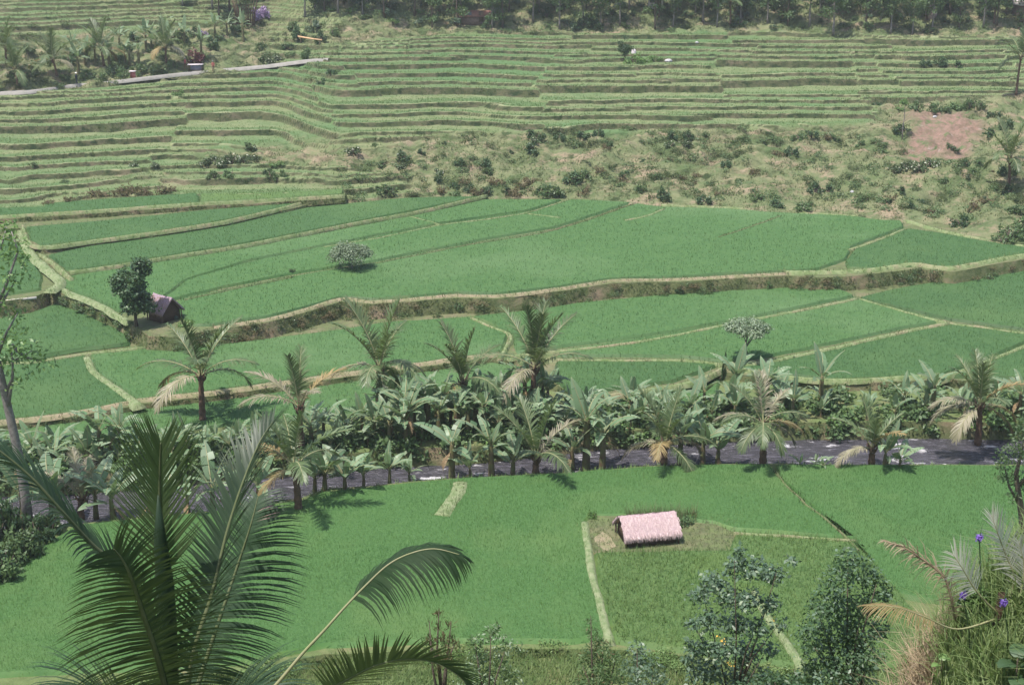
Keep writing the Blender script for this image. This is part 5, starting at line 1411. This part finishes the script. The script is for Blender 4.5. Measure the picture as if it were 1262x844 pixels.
mb = MB(); mb.box((0, 0, .35), (.7, .6, .9)); link('box', mb.mesh('box', M['red_paint']), t)
mb = MB(); mb.box((0, -.04, .87), (.95, .8, .14)); link('lid', mb.mesh('lid', M['plaster']), t)
p0, p1 = H(368, 54) + Vector((0, 0, 1.1)), H(397, 56) + Vector((0, 0, .8)); t = empty('bamboo_pole', 'orange bamboo pole laid across two sticks on the hill left of the middle', 'pole', p0)
mb = MB(); mb.tube([(0, 0, 0), tuple((p1 - p0) * .5 + Vector((0, 0, -.05))), tuple(p1 - p0)], [.16, .14, .12], 7); link('pole', mb.mesh('pole', M['bamboo_orange']), t)
for f in (.1, .9):
    q = (p1 - p0) * f; mb = MB(); mb.tube([tuple(q + Vector((0, 0, .1))), tuple(q - Vector((0, 0, 1.6)))], [.06, .07], 5); link('support', mb.mesh('support', M['wood']), t)
p = H(1147, 24); t = empty('straw_stack', 'small pale straw stack standing under the wood on the right', 'straw stack', p)
mb = MB(); mb.tube([(0, 0, -.2), (0, 0, .6), (.03, 0, 1.4), (0, .02, 2.0), (0, 0, 2.4)], [.85, 1.0, .9, .5, .08], 14); link('straw', mb.mesh('straw', M['thatch_pale']), t)
mb = MB(); mb.tube([(0, 0, 2.1), (.02, 0, 2.9)], [.06, .04], 5); link('pole', mb.mesh('pole', M['wood']), t)


def house(label, p, w_, d_, h_, rz, roof, wall):
    t = empty('house', label, 'house', p, rz)
    mb = MB(); mb.box((0, 0, h_ / 2 - .3), (w_, d_, h_ + .6)); link('wall', mb.mesh('wall', M[wall]), t)
    mb = MB(); e = .5; z = h_
    V = [(-w_ / 2 - e, -d_ / 2 - e, z - .15), (w_ / 2 + e, -d_ / 2 - e, z - .15), (w_ / 2 + e, d_ / 2 + e, z - .15), (-w_ / 2 - e, d_ / 2 + e, z - .15), (-w_ / 2 - e, 0, z + d_ * .38), (w_ / 2 + e, 0, z + d_ * .38)]
    mb.add(V, [(0, 1, 5, 4), (2, 3, 4, 5), (0, 4, 3), (1, 2, 5), (3, 2, 1, 0)]); link('roof', mb.mesh('roof', M[roof]), t)
    mb = MB(); mb.box((w_ * .2, -d_ / 2 - .02, .9), (.8, .06, 1.8)); link('door', mb.mesh('door', M['wood']), t)
    mb = MB(); mb.box((-w_ * .22, -d_ / 2 - .02, 1.3), (.9, .06, .8)); link('window', mb.mesh('window', M['slate']), t)


house('pink roofed house half hidden at the top right edge of the wood', H(1266, 22), 4, 3, 2.2, .2, 'plaster', 'stone_brown')
house('low white walled hut glimpsed under the wood above the round hill tree', H(808, 10), 2.6, 2.2, 1.8, -.1, 'plaster', 'plaster')
house('reddish roofed low hut glimpsed in the wood above the middle terraces', H(586, 27), 5.0, 2.2, 1.0, 0, 'tile_roof', 'stone_brown')
boulder(H(781, 66), (.4, .35, .7), 'plaster', 'white standing stone beside the round hill tree', seed=31)
boulder(H(824, 76), (.7, .5, .3), 'stone', 'pale rock right of the lime green shrubs on the upper terraces', seed=32)
for i, (px, py, s, lb) in enumerate(((859, 53, .35, 'small white stone on the upper terraces below the wood'), (1152, 146, .3, 'white stone on the top edge of the red landslip'), (1050, 237, .3, 'small white stone on the bank left of the red landslip'), (1140, 283, .35, 'small pale stone at the foot of the bank below the landslip'), (370, 253, .6, 'pale rock at the end of the second highest rice step'))):
    boulder(H(px, py), (s, s * .8, s * .6), 'stone', lb, seed=40 + i, sub=1)
A_, B_ = U(-18, 374, 1.9), U(45, 367, 1.9); t = empty('bamboo_pipe', 'whitish bamboo water pipe on sticks at the left edge beside the slender tree', 'pipe', A_)
mb = MB(); mb.tube([(0, 0, 0), tuple(B_ - A_)], [.13, .12], 8); link('pipe', mb.mesh('pipe', M['bamboo']), t)
for f in (.3, .95):
    q = (B_ - A_) * f; mb = MB(); mb.tube([tuple(q), tuple(q - Vector((0, 0, 1.6)))], [.05, .06], 6); link('support', mb.mesh('support', M['wood']), t)

# ================================================================== near things
def PX(px, py, Y): return UY(px, py, Y)


# big coconut palm -----------------------------------------------------------
cb = PX(219, 905, 15.0); gz = float(near_z(cb.x, cb.y)); base = Vector((cb.x + .15, cb.y + .3, gz))
cp_ = empty('coconut_palm', 'big coconut palm in the left foreground with long dark glossy fronds', 'palm tree', base)
mb = MB(); hh = cb.z - gz; pts = [Vector((-.15 * (i / 16) ** 2, -.3 * (i / 16) ** 2, hh * i / 16 - .1)) for i in range(17)]
mb.tube(pts, [.24 - .006 * i + (.015 if i % 2 else 0) for i in range(17)], 12); link('trunk', mb.mesh('trunk', M['palm_bark']), cp_)


def near_frond(pal, pts, n, L, vang, up0, leaf='palm_close', **kw):
    P = [PX(*q) - Vector(pal.location) for q in pts]
    return link('frond', frond_mesh('frond', P, n, L, vang, leaf, 'rachis_close' if leaf in ('palm_close', 'palm_young') else 'rachis', up0=Vector(up0), **kw), pal)


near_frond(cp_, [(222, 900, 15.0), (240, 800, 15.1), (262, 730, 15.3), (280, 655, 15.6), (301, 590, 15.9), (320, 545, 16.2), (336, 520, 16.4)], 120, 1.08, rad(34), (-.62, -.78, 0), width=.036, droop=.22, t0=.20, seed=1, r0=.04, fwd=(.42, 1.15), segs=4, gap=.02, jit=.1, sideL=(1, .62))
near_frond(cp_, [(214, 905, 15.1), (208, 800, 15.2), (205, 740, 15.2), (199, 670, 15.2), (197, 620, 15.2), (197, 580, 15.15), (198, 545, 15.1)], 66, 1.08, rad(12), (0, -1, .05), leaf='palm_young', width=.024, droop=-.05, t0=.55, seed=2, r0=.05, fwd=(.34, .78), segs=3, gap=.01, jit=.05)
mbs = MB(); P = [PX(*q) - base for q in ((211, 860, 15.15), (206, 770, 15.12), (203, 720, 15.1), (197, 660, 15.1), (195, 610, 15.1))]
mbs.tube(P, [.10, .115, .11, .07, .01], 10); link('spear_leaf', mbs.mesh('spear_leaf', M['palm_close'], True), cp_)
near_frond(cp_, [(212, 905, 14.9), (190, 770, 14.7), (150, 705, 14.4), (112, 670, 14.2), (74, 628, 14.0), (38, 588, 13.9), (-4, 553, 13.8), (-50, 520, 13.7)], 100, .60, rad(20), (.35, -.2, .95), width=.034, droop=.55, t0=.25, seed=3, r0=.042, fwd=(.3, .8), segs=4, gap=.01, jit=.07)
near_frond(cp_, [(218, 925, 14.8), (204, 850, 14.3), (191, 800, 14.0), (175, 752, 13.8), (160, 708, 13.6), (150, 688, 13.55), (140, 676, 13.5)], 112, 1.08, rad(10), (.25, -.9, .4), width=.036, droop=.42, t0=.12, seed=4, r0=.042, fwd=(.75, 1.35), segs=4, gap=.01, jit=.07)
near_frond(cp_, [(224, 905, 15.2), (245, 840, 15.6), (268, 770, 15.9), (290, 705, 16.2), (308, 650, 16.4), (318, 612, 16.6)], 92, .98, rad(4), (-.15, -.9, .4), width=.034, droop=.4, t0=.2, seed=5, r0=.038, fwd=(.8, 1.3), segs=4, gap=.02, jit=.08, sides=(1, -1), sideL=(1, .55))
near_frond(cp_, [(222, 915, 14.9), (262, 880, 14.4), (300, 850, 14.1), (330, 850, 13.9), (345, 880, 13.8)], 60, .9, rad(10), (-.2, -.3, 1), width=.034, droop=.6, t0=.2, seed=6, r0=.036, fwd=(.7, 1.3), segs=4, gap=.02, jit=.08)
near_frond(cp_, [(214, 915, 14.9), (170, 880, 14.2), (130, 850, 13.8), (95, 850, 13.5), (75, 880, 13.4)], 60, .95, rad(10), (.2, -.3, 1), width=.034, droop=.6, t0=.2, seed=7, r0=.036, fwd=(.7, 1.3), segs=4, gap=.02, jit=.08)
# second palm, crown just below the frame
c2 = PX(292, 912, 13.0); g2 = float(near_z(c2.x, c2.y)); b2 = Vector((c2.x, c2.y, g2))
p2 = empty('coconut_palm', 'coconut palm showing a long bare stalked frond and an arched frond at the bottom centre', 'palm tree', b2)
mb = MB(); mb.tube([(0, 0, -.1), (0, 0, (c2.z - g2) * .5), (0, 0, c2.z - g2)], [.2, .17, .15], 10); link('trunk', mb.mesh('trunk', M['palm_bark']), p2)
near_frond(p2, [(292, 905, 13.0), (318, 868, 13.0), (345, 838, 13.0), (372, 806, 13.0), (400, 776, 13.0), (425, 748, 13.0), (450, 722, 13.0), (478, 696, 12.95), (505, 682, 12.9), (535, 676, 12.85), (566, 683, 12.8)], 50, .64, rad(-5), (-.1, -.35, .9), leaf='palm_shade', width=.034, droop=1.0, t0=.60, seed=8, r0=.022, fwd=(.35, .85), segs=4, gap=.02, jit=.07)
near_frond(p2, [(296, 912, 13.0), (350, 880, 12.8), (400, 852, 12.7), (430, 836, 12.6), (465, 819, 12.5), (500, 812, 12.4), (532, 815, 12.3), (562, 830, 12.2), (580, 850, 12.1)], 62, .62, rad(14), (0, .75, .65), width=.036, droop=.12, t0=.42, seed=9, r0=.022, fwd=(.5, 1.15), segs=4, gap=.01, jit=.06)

# slender tree at the left edge ------------------------------------------------
tb = U(36, 652, ZA - .1); Yt = tb.y
lt = empty('slender_tree', 'tall slender grey tree with thin sparse leaves at the left edge', 'tree', tb)
TP = [tb] + [PX(x, y, Yt) for x, y in ((31, 610), (24, 565), (14, 520), (6, 485), (-4, 440), (-12, 395), (-18, 340), (-22, 280))]
mb = MB(); mb.tube([p - tb for p in TP], [.34, .30, .28, .26, .24, .20, .17, .14, .08], 9)
BR = [((6, 485), (16, 465), (14, 425)), ((10, 500), (15, 470), (16, 445), (40, 432)), ((-4, 440), (8, 410), (22, 385)), ((-12, 395), (4, 370), (20, 345)), ((-12, 395), (8, 350), (22, 310), (14, 285)), ((-18, 340), (0, 310), (8, 280)), ((14, 425), (30, 440), (52, 445))]
for br in BR:
    q = [PX(x, y, Yt + R.uniform(-.3, .3)) - tb for x, y in br]; mb.tube(q, [.13 - .1 * i / (len(q) - 1) for i in range(len(q))], 6)
link('trunk', mb.mesh('trunk', M['pale_bark'], True), lt)
cl = []
for x, y, r in ((42, 436, 20), (22, 425, 18), (58, 450, 12), (8, 445, 18), (30, 462, 14), (5, 410, 16), (12, 470, 14), (20, 385, 12), (-5, 370, 18), (12, 345, 14), (22, 318, 18), (8, 300, 22), (30, 335, 14), (-5, 320, 20), (10, 280, 16), (-10, 290, 18), (-25, 280, 25), (25, 300, 12), (-20, 420, 20), (-25, 360, 22), (18, 408, 14), (2, 495, 12)):
    p = PX(x, y, Yt + R.uniform(-1, 1)) - tb; s = r / px_m(tb) * 1.02; cl.append((p.x, p.y, p.z, s, s, s * .75))
link('crown', crown_mesh(cl, 1150, .34, 'leaf_lime', 91, .6, .5, .3), lt)
it = []
for i, (px, py, wv, hv, kd) in enumerate(((6, 712, 1.6, 2.2, 'mid'), (-20, 716, 1.8, 2.6, 'dark'), (30, 690, 1.3, 2.0, 'mid'), (48, 672, 1.1, 2.0, 'dark'), (-8, 690, 1.6, 3.0, 'mid'), (62, 662, .9, 1.8, 'mid'), (14, 668, 1.3, 3.2, 'dark'), (-40, 690, 2, 3, 'mid'), (-70, 720, 2.2, 3, 'dark'))):
    me = bush_mesh('leaf_' + kd, 500 + i, 1500, .16, 1.0, .9, 14); o = link('bush', me, None, U(px, py, ZA - .1), (0, 0, i), (wv, wv, hv)); tag(o, '', 'bush', 'bushes at the left end of the near field')
    it.append((o, px, 'big leafy ' + ('dark' if kd == 'dark' else 'green') + ' bush', 'at the left end of the near field'))
ordinals(it)
t = empty('right_tree', 'dark trunked leafy tree cut by the right edge beside the near field', 'tree', U(1262, 712, ZA - .2)); Yr = t.location.y; o0 = Vector(t.location); t.name = 'tree'
mb = MB(); mb.tube([PX(x, y, Yr) - o0 for x, y in ((1262, 716), (1263, 665), (1258, 625), (1252, 585), (1262, 545))], [.26, .22, .18, .13, .05], 8)
for br in (((1258, 625), (1244, 600), (1238, 575)), ((1260, 650), (1246, 668), (1240, 690)), ((1255, 600), (1275, 575), (1290, 550))): mb.tube([PX(x, y, Yr) - o0 for x, y in br], [.1, .07, .03], 6)
link('trunk', mb.mesh('trunk', M['bark'], True), t)
cl = []
for x, y, r in ((1245, 560, 16), (1260, 545, 18), (1240, 585, 14), (1255, 590, 16), (1275, 560, 22), (1235, 570, 10), (1280, 600, 22), (1248, 612, 10), (1262, 525, 14), (1290, 530, 24)):
    p = PX(x, y, Yr + R.uniform(-.7, .7)) - o0; s = r / px_m(o0); cl.append((p.x, p.y, p.z, s, s, s * .8))
link('crown', crown_mesh(cl, 2600, .19, 'leaf_mid', 92, .5, .45, .45), t)

# shrubs in the bottom right -----------------------------------------------------
def px_shrub(name, label, cat, root, Y, clumps, n, leaf, mat, seed, stems, asp=.5, up=.5, shell=.3, droop=0, second=None, n2=0, bark='bark', r0=.06, depth=1.0):
    rp = PX(root[0], root[1], Y); gz = float(near_z(rp.x, Y)); o0 = Vector((rp.x, Y, gz)); t = empty(name, label, cat, o0); mb = MB()
    fork = PX(root[0], root[1], Y) - o0
    mb.tube([(0, 0, -.2), tuple(fork * .5), tuple(fork)], [r0 * 1.6, r0 * 1.3, r0], 8)
    cl = []; rq = random.Random(seed)
    for x, y, r in clumps:
        p = PX(x, y, Y + rq.uniform(-.6, .6) * depth) - o0; s = r / px_m(o0 + fork); cl.append((p.x, p.y, p.z, s, s, s * .85))
    for x, y in stems:
        p = PX(x, y, Y + rq.uniform(-.5, .5) * depth) - o0; s = fork * rq.uniform(.75, 1.0); m_ = s.lerp(p, .5) + Vector((rq.uniform(-.1, .1), 0, .1)); mb.tube([s, m_, p], [r0 * .6, r0 * .4, r0 * .12], 6)
    link('trunk', mb.mesh('trunk', M[bark], True), t); link('crown', crown_mesh(cl, n, leaf, mat, seed, up, asp, shell, droop, second, n2), t); return t, o0


t1, o1 = px_shrub('shrub', 'tall open shrub with glossy silvery leaves and a few yellow flowers, bottom right', 'shrub', (905, 850), 30.0,
         [(905, 698, 18), (930, 700, 18), (955, 708, 15), (880, 715, 18), (862, 732, 14), (898, 735, 20), (925, 740, 18), (950, 745, 13), (873, 765, 18), (905, 770, 20), (935, 775, 16), (962, 770, 10), (852, 768, 10), (860, 800, 18), (890, 800, 20), (920, 805, 20), (948, 800, 12), (848, 815, 10), (870, 830, 22), (910, 835, 22), (940, 835, 16), (912, 680, 8), (975, 690, 8)],
         4200, .12, 'leaf_silver', 101, [(905, 690), (957, 705), (865, 728), (945, 745), (855, 768), (960, 768), (850, 812), (945, 800)], .55, .6, .2, 0, 'leaf_pale', 160, r0=.045)
mb = None
V, F = leaf_cloud([(*(PX(x, y, 29.3) - o1), .07, .07, .07) for x, y in ((887, 786), (891, 790), (903, 818), (898, 816), (955, 762))], 24, .055, 3, .5, .8)
link('blossoms', mesh_join('blossoms', [(V, F, 0)], [M['flower_yellow']]), t1)
px_shrub('shrub', 'dense dark green shrub with lime young tips, right of the silvery shrub', 'shrub', (1045, 860), 27.0,
         [(1045, 688, 16), (1058, 702, 20), (1032, 712, 20), (1074, 712, 16), (1088, 726, 14), (1020, 742, 22), (1050, 745, 26), (1080, 745, 20), (1005, 755, 14), (1000, 782, 20), (1030, 780, 26), (1060, 780, 26), (1084, 775, 14), (1010, 812, 24), (1045, 815, 28), (1070, 810, 20), (1030, 842, 28), (995, 835, 18), (1060, 842, 24)],
         5200, .095, 'leaf_dark', 102, [(1045, 690), (1080, 720), (1010, 760), (1060, 760), (1000, 790), (1075, 790)], .55, .5, .4, 0, 'leaf_silver', 1100)
px_shrub('young_tree', 'feathery upright young tree with bronze tip at the bottom of the picture', 'shrub', (738, 862), 30.0,
         [(727, 765, 6), (729, 778, 8), (735, 790, 12), (728, 805, 15), (746, 803, 13), (758, 812, 11), (728, 825, 17), (745, 830, 18), (735, 845, 20), (764, 835, 12), (715, 840, 10)],
         2400, .12, 'leaf_mid', 103, [(728, 758), (745, 790), (760, 808), (718, 820)], .22, .2, .2, 0, 'leaf_brown', 160)
px_shrub('shrub', 'low bluish leaved shrub right of the feathery young tree', 'shrub', (795, 870), 31.0, [(785, 800, 12), (795, 812, 14), (778, 822, 14), (805, 825, 14), (790, 838, 18), (815, 838, 12)], 900, .10, 'leaf_silver', 104, [(785, 800), (805, 820)], .5, .5, .3)
px_shrub('shrub', 'thin reddish spiky shrub behind the arched palm frond', 'shrub', (545, 850), 24.0, [(541, 758, 5), (540, 775, 7), (528, 770, 4), (555, 772, 5), (548, 790, 10), (530, 792, 8), (560, 795, 8), (545, 815, 14)], 420, .13, 'leaf_brown', 105, [(541, 752), (529, 765), (556, 765), (562, 790), (528, 785)], .16, -.2, .1, -1.5, 'leaf_mid', 120)
px_shrub('shrub', 'pale loose weedy shrub at the bottom centre beside the arched frond', 'shrub', (600, 862), 36.0, [(585, 790, 12), (605, 782, 12), (622, 792, 12), (590, 812, 16), (615, 815, 16), (575, 830, 16), (600, 838, 20), (630, 832, 14), (640, 800, 8), (612, 772, 6)], 1500, .12, 'leaf_mid', 106, [(605, 780), (585, 790), (625, 792)], .4, .4, .2, 0, 'leaf_pale', 260)
px_shrub('shrub', 'low dark shrub along the bottom edge below the silvery shrub', 'shrub', (960, 880), 25.0, [(935, 845, 14), (955, 838, 14), (975, 842, 16), (990, 850, 16), (915, 850, 12)], 900, .10, 'leaf_dark', 107, [(955, 840), (985, 848)], .5, .5, .3)

# knoll of tall grass -------------------------------------------------------------
n = 110000; x = RNG.uniform(3.0, 17, n); y = RNG.uniform(12, 28, n); z = near_z(x, y); qx, qy = proj(x, y, z)
edge = np.interp(qx, [1060, 1100, 1130, 1160, 1200, 1240, 1262, 1400], [860, 838, 780, 745, 715, 675, 660, 640])
k = (qx > 1075) & (qy < 1000) & (qy > np.where(qx < 1300, edge - 10, 0)); x, y, z = x[k], y[k], z[k]; n = len(x)
print('knoll grass', n)
hgt = RNG.uniform(.25, .95, n); a = RNG.uniform(0, 6.283, n); b = a + 1.57 + RNG.uniform(-.5, .5, n); ln = RNG.uniform(.1, 1.1, n); wd = RNG.uniform(.007, .014, n)
V = np.empty((n, 7, 3))
for j, (f, q) in enumerate(((0, 1.0), (.4, .9), (.75, .6))):
    for s_, o in ((-1, 0), (1, 1)):
        V[:, 2 * j + o, 0] = x + np.cos(a) * wd * q * s_ + np.cos(b) * hgt * ln * f ** 2; V[:, 2 * j + o, 1] = y + np.sin(a) * wd * q * s_ + np.sin(b) * hgt * ln * f ** 2; V[:, 2 * j + o, 2] = z - .05 + hgt * f * (1 - .25 * ln * f)
V[:, 6, 0] = x + np.cos(b) * hgt * ln * 1.1; V[:, 6, 1] = y + np.sin(b) * hgt * ln * 1.1; V[:, 6, 2] = z - .05 + hgt * (1 - .35 * ln)
ix = np.arange(7 * n).reshape(n, 7); Q = np.concatenate([ix[:, [0, 1, 3, 2]], ix[:, [2, 3, 5, 4]]]); Tq = ix[:, [4, 5, 6]]
dry = vnoise(x * .9, y * .9, 8) + .10 * (qx[k] < 1150) > .70
mi_t = np.where(dry, 1, 0)
me = mesh_join('tall_grass', [(V.reshape(-1, 3), Q, 0), (np.zeros((0, 3)), Tq - 7 * n, 0)], [M['tall_grass'], M['dry_grass']])
me.polygons.foreach_set('material_index', np.concatenate([mi_t, mi_t, mi_t]).astype(np.int32))
tag(link('tall_grass', me), 'tall wispy green and dry grass on the knoll in the bottom right corner', 'grass', kind='stuff')


cl = []
for i in range(260):
    x, y = RNG.uniform(5, 14), RNG.uniform(15, 24); qx, qy = proj(x, y, float(near_z(x, y)))
    if 1085 < qx < 1330 and qy < 900 and vnoise(x * .8, y * .8, 9) > .45: s = RNG.uniform(.08, .2); cl.append((x, y, float(near_z(x, y)) + RNG.uniform(.1, .45), s * 1.4, s, s))
V, F = leaf_cloud(cl, 5200, .085, 77, .5, .6, .3)
tag(link('weeds', mesh_join('weeds', [(V, F, 0)], [M['leaf_lime']])), 'small leafy weeds growing among the tall grass of the knoll', 'weeds', kind='stuff')


def knoll(px, py):                        # pixel -> nearest point of the near slope
    d = ray(px, py); t = np.arange(8, 60, .05) / d.y; x, y, z = d.x * t, d.y * t, CAM_Z + d.z * t; h = near_z(x, y); k = np.argmax(z < h)
    if not (z < h).any() or y[k] < 12 or y[k] > 27: k = int(np.argmin(np.abs(y - 19.5)))
    return Vector((x[k], y[k], h[k]))


for hx, hy, bx, by, lb in ((1187, 733, 1196, 800, 'purple flower spike on a dark bent stem, lowest left of three in the tall grass'), (1207, 662, 1206, 760, 'purple flower spike on a tall straight stem, highest of three'), (1237, 742, 1242, 800, 'purple flower spike nearest the right edge, half sunk in the tall grass')):
    g_ = knoll(bx, by + 20); Yf = g_.y; hd = PX(hx, hy, Yf - .1); t = empty('purple_flower', lb, 'flower', g_, 0, 'purple flowers in the tall grass')
    mb = MB(); mb.tube([(0, 0, -.05), tuple((hd - g_) * .5 + Vector((.03, 0, 0))), tuple(hd - g_), tuple(hd - g_ + Vector((.03, 0, .22)))], [.012, .009, .008, .003], 6); link('stem', mb.mesh('stem', M['leaf_dark']), t)
    V, F = leaf_cloud([(*(hd - g_), .05, .05, .055)], 150, .032, 7, .6, .8, .3); link('flower_head', mesh_join('flower_head', [(V, F, 0)], [M['flower_purple']]), t)
# pale young palm half sunk in the grass
g_ = knoll(1232, 760); yp = empty('young_palm', 'pale young palm with three bleached fronds sticking out of the tall grass', 'palm tree', g_); Yp = g_.y
mb = MB(); mb.tube([(0, 0, -.2), (0, 0, .35)], [.09, .06], 8); link('trunk', mb.mesh('trunk', M['palm_bark']), yp)
KW = dict(leaf='palm_bleached', width=.022, segs=3, jit=.1, gap=.05)
near_frond(yp, [(1232, 758, Yp), (1212, 738, Yp - .1), (1199, 722, Yp - .15), (1186, 700, Yp - .2), (1174, 682, Yp - .2)], 24, .50, rad(10), (.3, -.9, .3), t0=.45, seed=21, r0=.02, droop=.25, fwd=(.4, .9), **KW)
near_frond(yp, [(1236, 758, Yp), (1250, 715, Yp), (1240, 685, Yp), (1229, 655, Yp - .1), (1222, 635, Yp - .1)], 26, .52, rad(14), (.3, -.9, .3), t0=.42, seed=22, r0=.02, droop=.1, fwd=(.3, .9), **KW)
near_frond(yp, [(1228, 762, Yp), (1180, 775, Yp - .4), (1140, 760, Yp - .6), (1105, 748, Yp - .8), (1068, 746, Yp - .9)], 30, .42, rad(0), (0, -.2, 1), t0=.5, seed=23, r0=.018, droop=.5, fwd=(.4, .9), leaf='palm_brown', width=.022, segs=3, jit=.08, gap=.02)
near_frond(yp, [(1238, 758, Yp), (1255, 740, Yp - .1), (1262, 700, Yp - .1), (1256, 668, Yp - .1)], 22, .45, rad(14), (-.3, -.9, .3), t0=.4, seed=24, r0=.018, droop=.3, fwd=(.3, .9), **KW)
# dry reed plume leaning left
g_ = knoll(1182, 790); t = empty('dry_reed', 'dry pinkish reed stalk leaning to the left out of the tall grass', 'reed', g_); Yd = g_.y
P = [PX(x, y, Yd - .02 * i) - g_ for i, (x, y) in enumerate(((1182, 790), (1172, 735), (1165, 712), (1150, 698), (1130, 684), (1110, 672), (1088, 666)))]
mb = MB(); mb.tube(P, [.02, .019, .018, .016, .014, .012, .006], 6); link('stem', mb.mesh('stem', M['dry_grass']), t)
V, F, SV, SF = frond_geo(P, 85, .30, rad(10), None, up0=Vector((0, -.8, .6)), width=.02, droop=.9, t0=.15, seed=31, r0=.004, fwd=(.2, .8), segs=3, jit=.5, gap=.1)
link('leaves', mesh_join('leaves', [(np.array(V), F, 0)], [M['dry_grass']]), t)
it = []
for i, (px, py) in enumerate(((1135, 745), (1120, 752), (1150, 748), (1140, 800), (1120, 815), (1155, 812), (1132, 835), (1165, 770), (1108, 835))):
    g_ = knoll(px, py + 12); n = 90; x = g_.x + RNG.normal(0, .12, n); y = g_.y + RNG.normal(0, .12, n)
    V, F = blades(x, y, np.full(n, g_.z - .05), RNG.uniform(.3, .8, n), np.full(n, .014), 1.0)
    o = link('dry_grass_tuft', mesh_join('dry_grass_tuft', [(V - np.array(g_), F, 0)], [M['dry_grass']]), None, g_); tag(o, '', 'grass tuft', 'dry grass tufts on the knoll'); it.append((o, px, 'dry pinkish grass tuft', 'on the left edge of the grassy knoll'))
ordinals(it)
# broad leaved plants in the corner
for (px, py), lb, sz, k in (((1248, 838), 'broad leaved dark green plant in the bottom right corner', .26, 7), ((1156, 835), 'little plant with two broad pale leaves on a dark stem in the dry grass', .14, 3)):
    g_ = knoll(px, py + 25); t = empty('broad_leaf_plant', lb, 'plant', g_); rq = random.Random(k)
    mb = MB(); mb.tube([(0, 0, -.05), (.01, 0, .32), (.0, 0, .6)], [.016, .013, .008], 6); link('stem', mb.mesh('stem', M['bark']), t)
    for i in range(k):
        V, F, SV, SF = banana_leaf(sz * 1.5, sz * .5, rad(55 - 8 * i), rad(70), i, 0.0)
        link('leaf', mesh_join('leaf', [(np.array(V), F, 0)], [M['leaf_dark' if k > 4 else 'leaf_lime']]), t, (0, 0, .6 - .05 * i), (0, 0, i * 2.4 - 1.2))
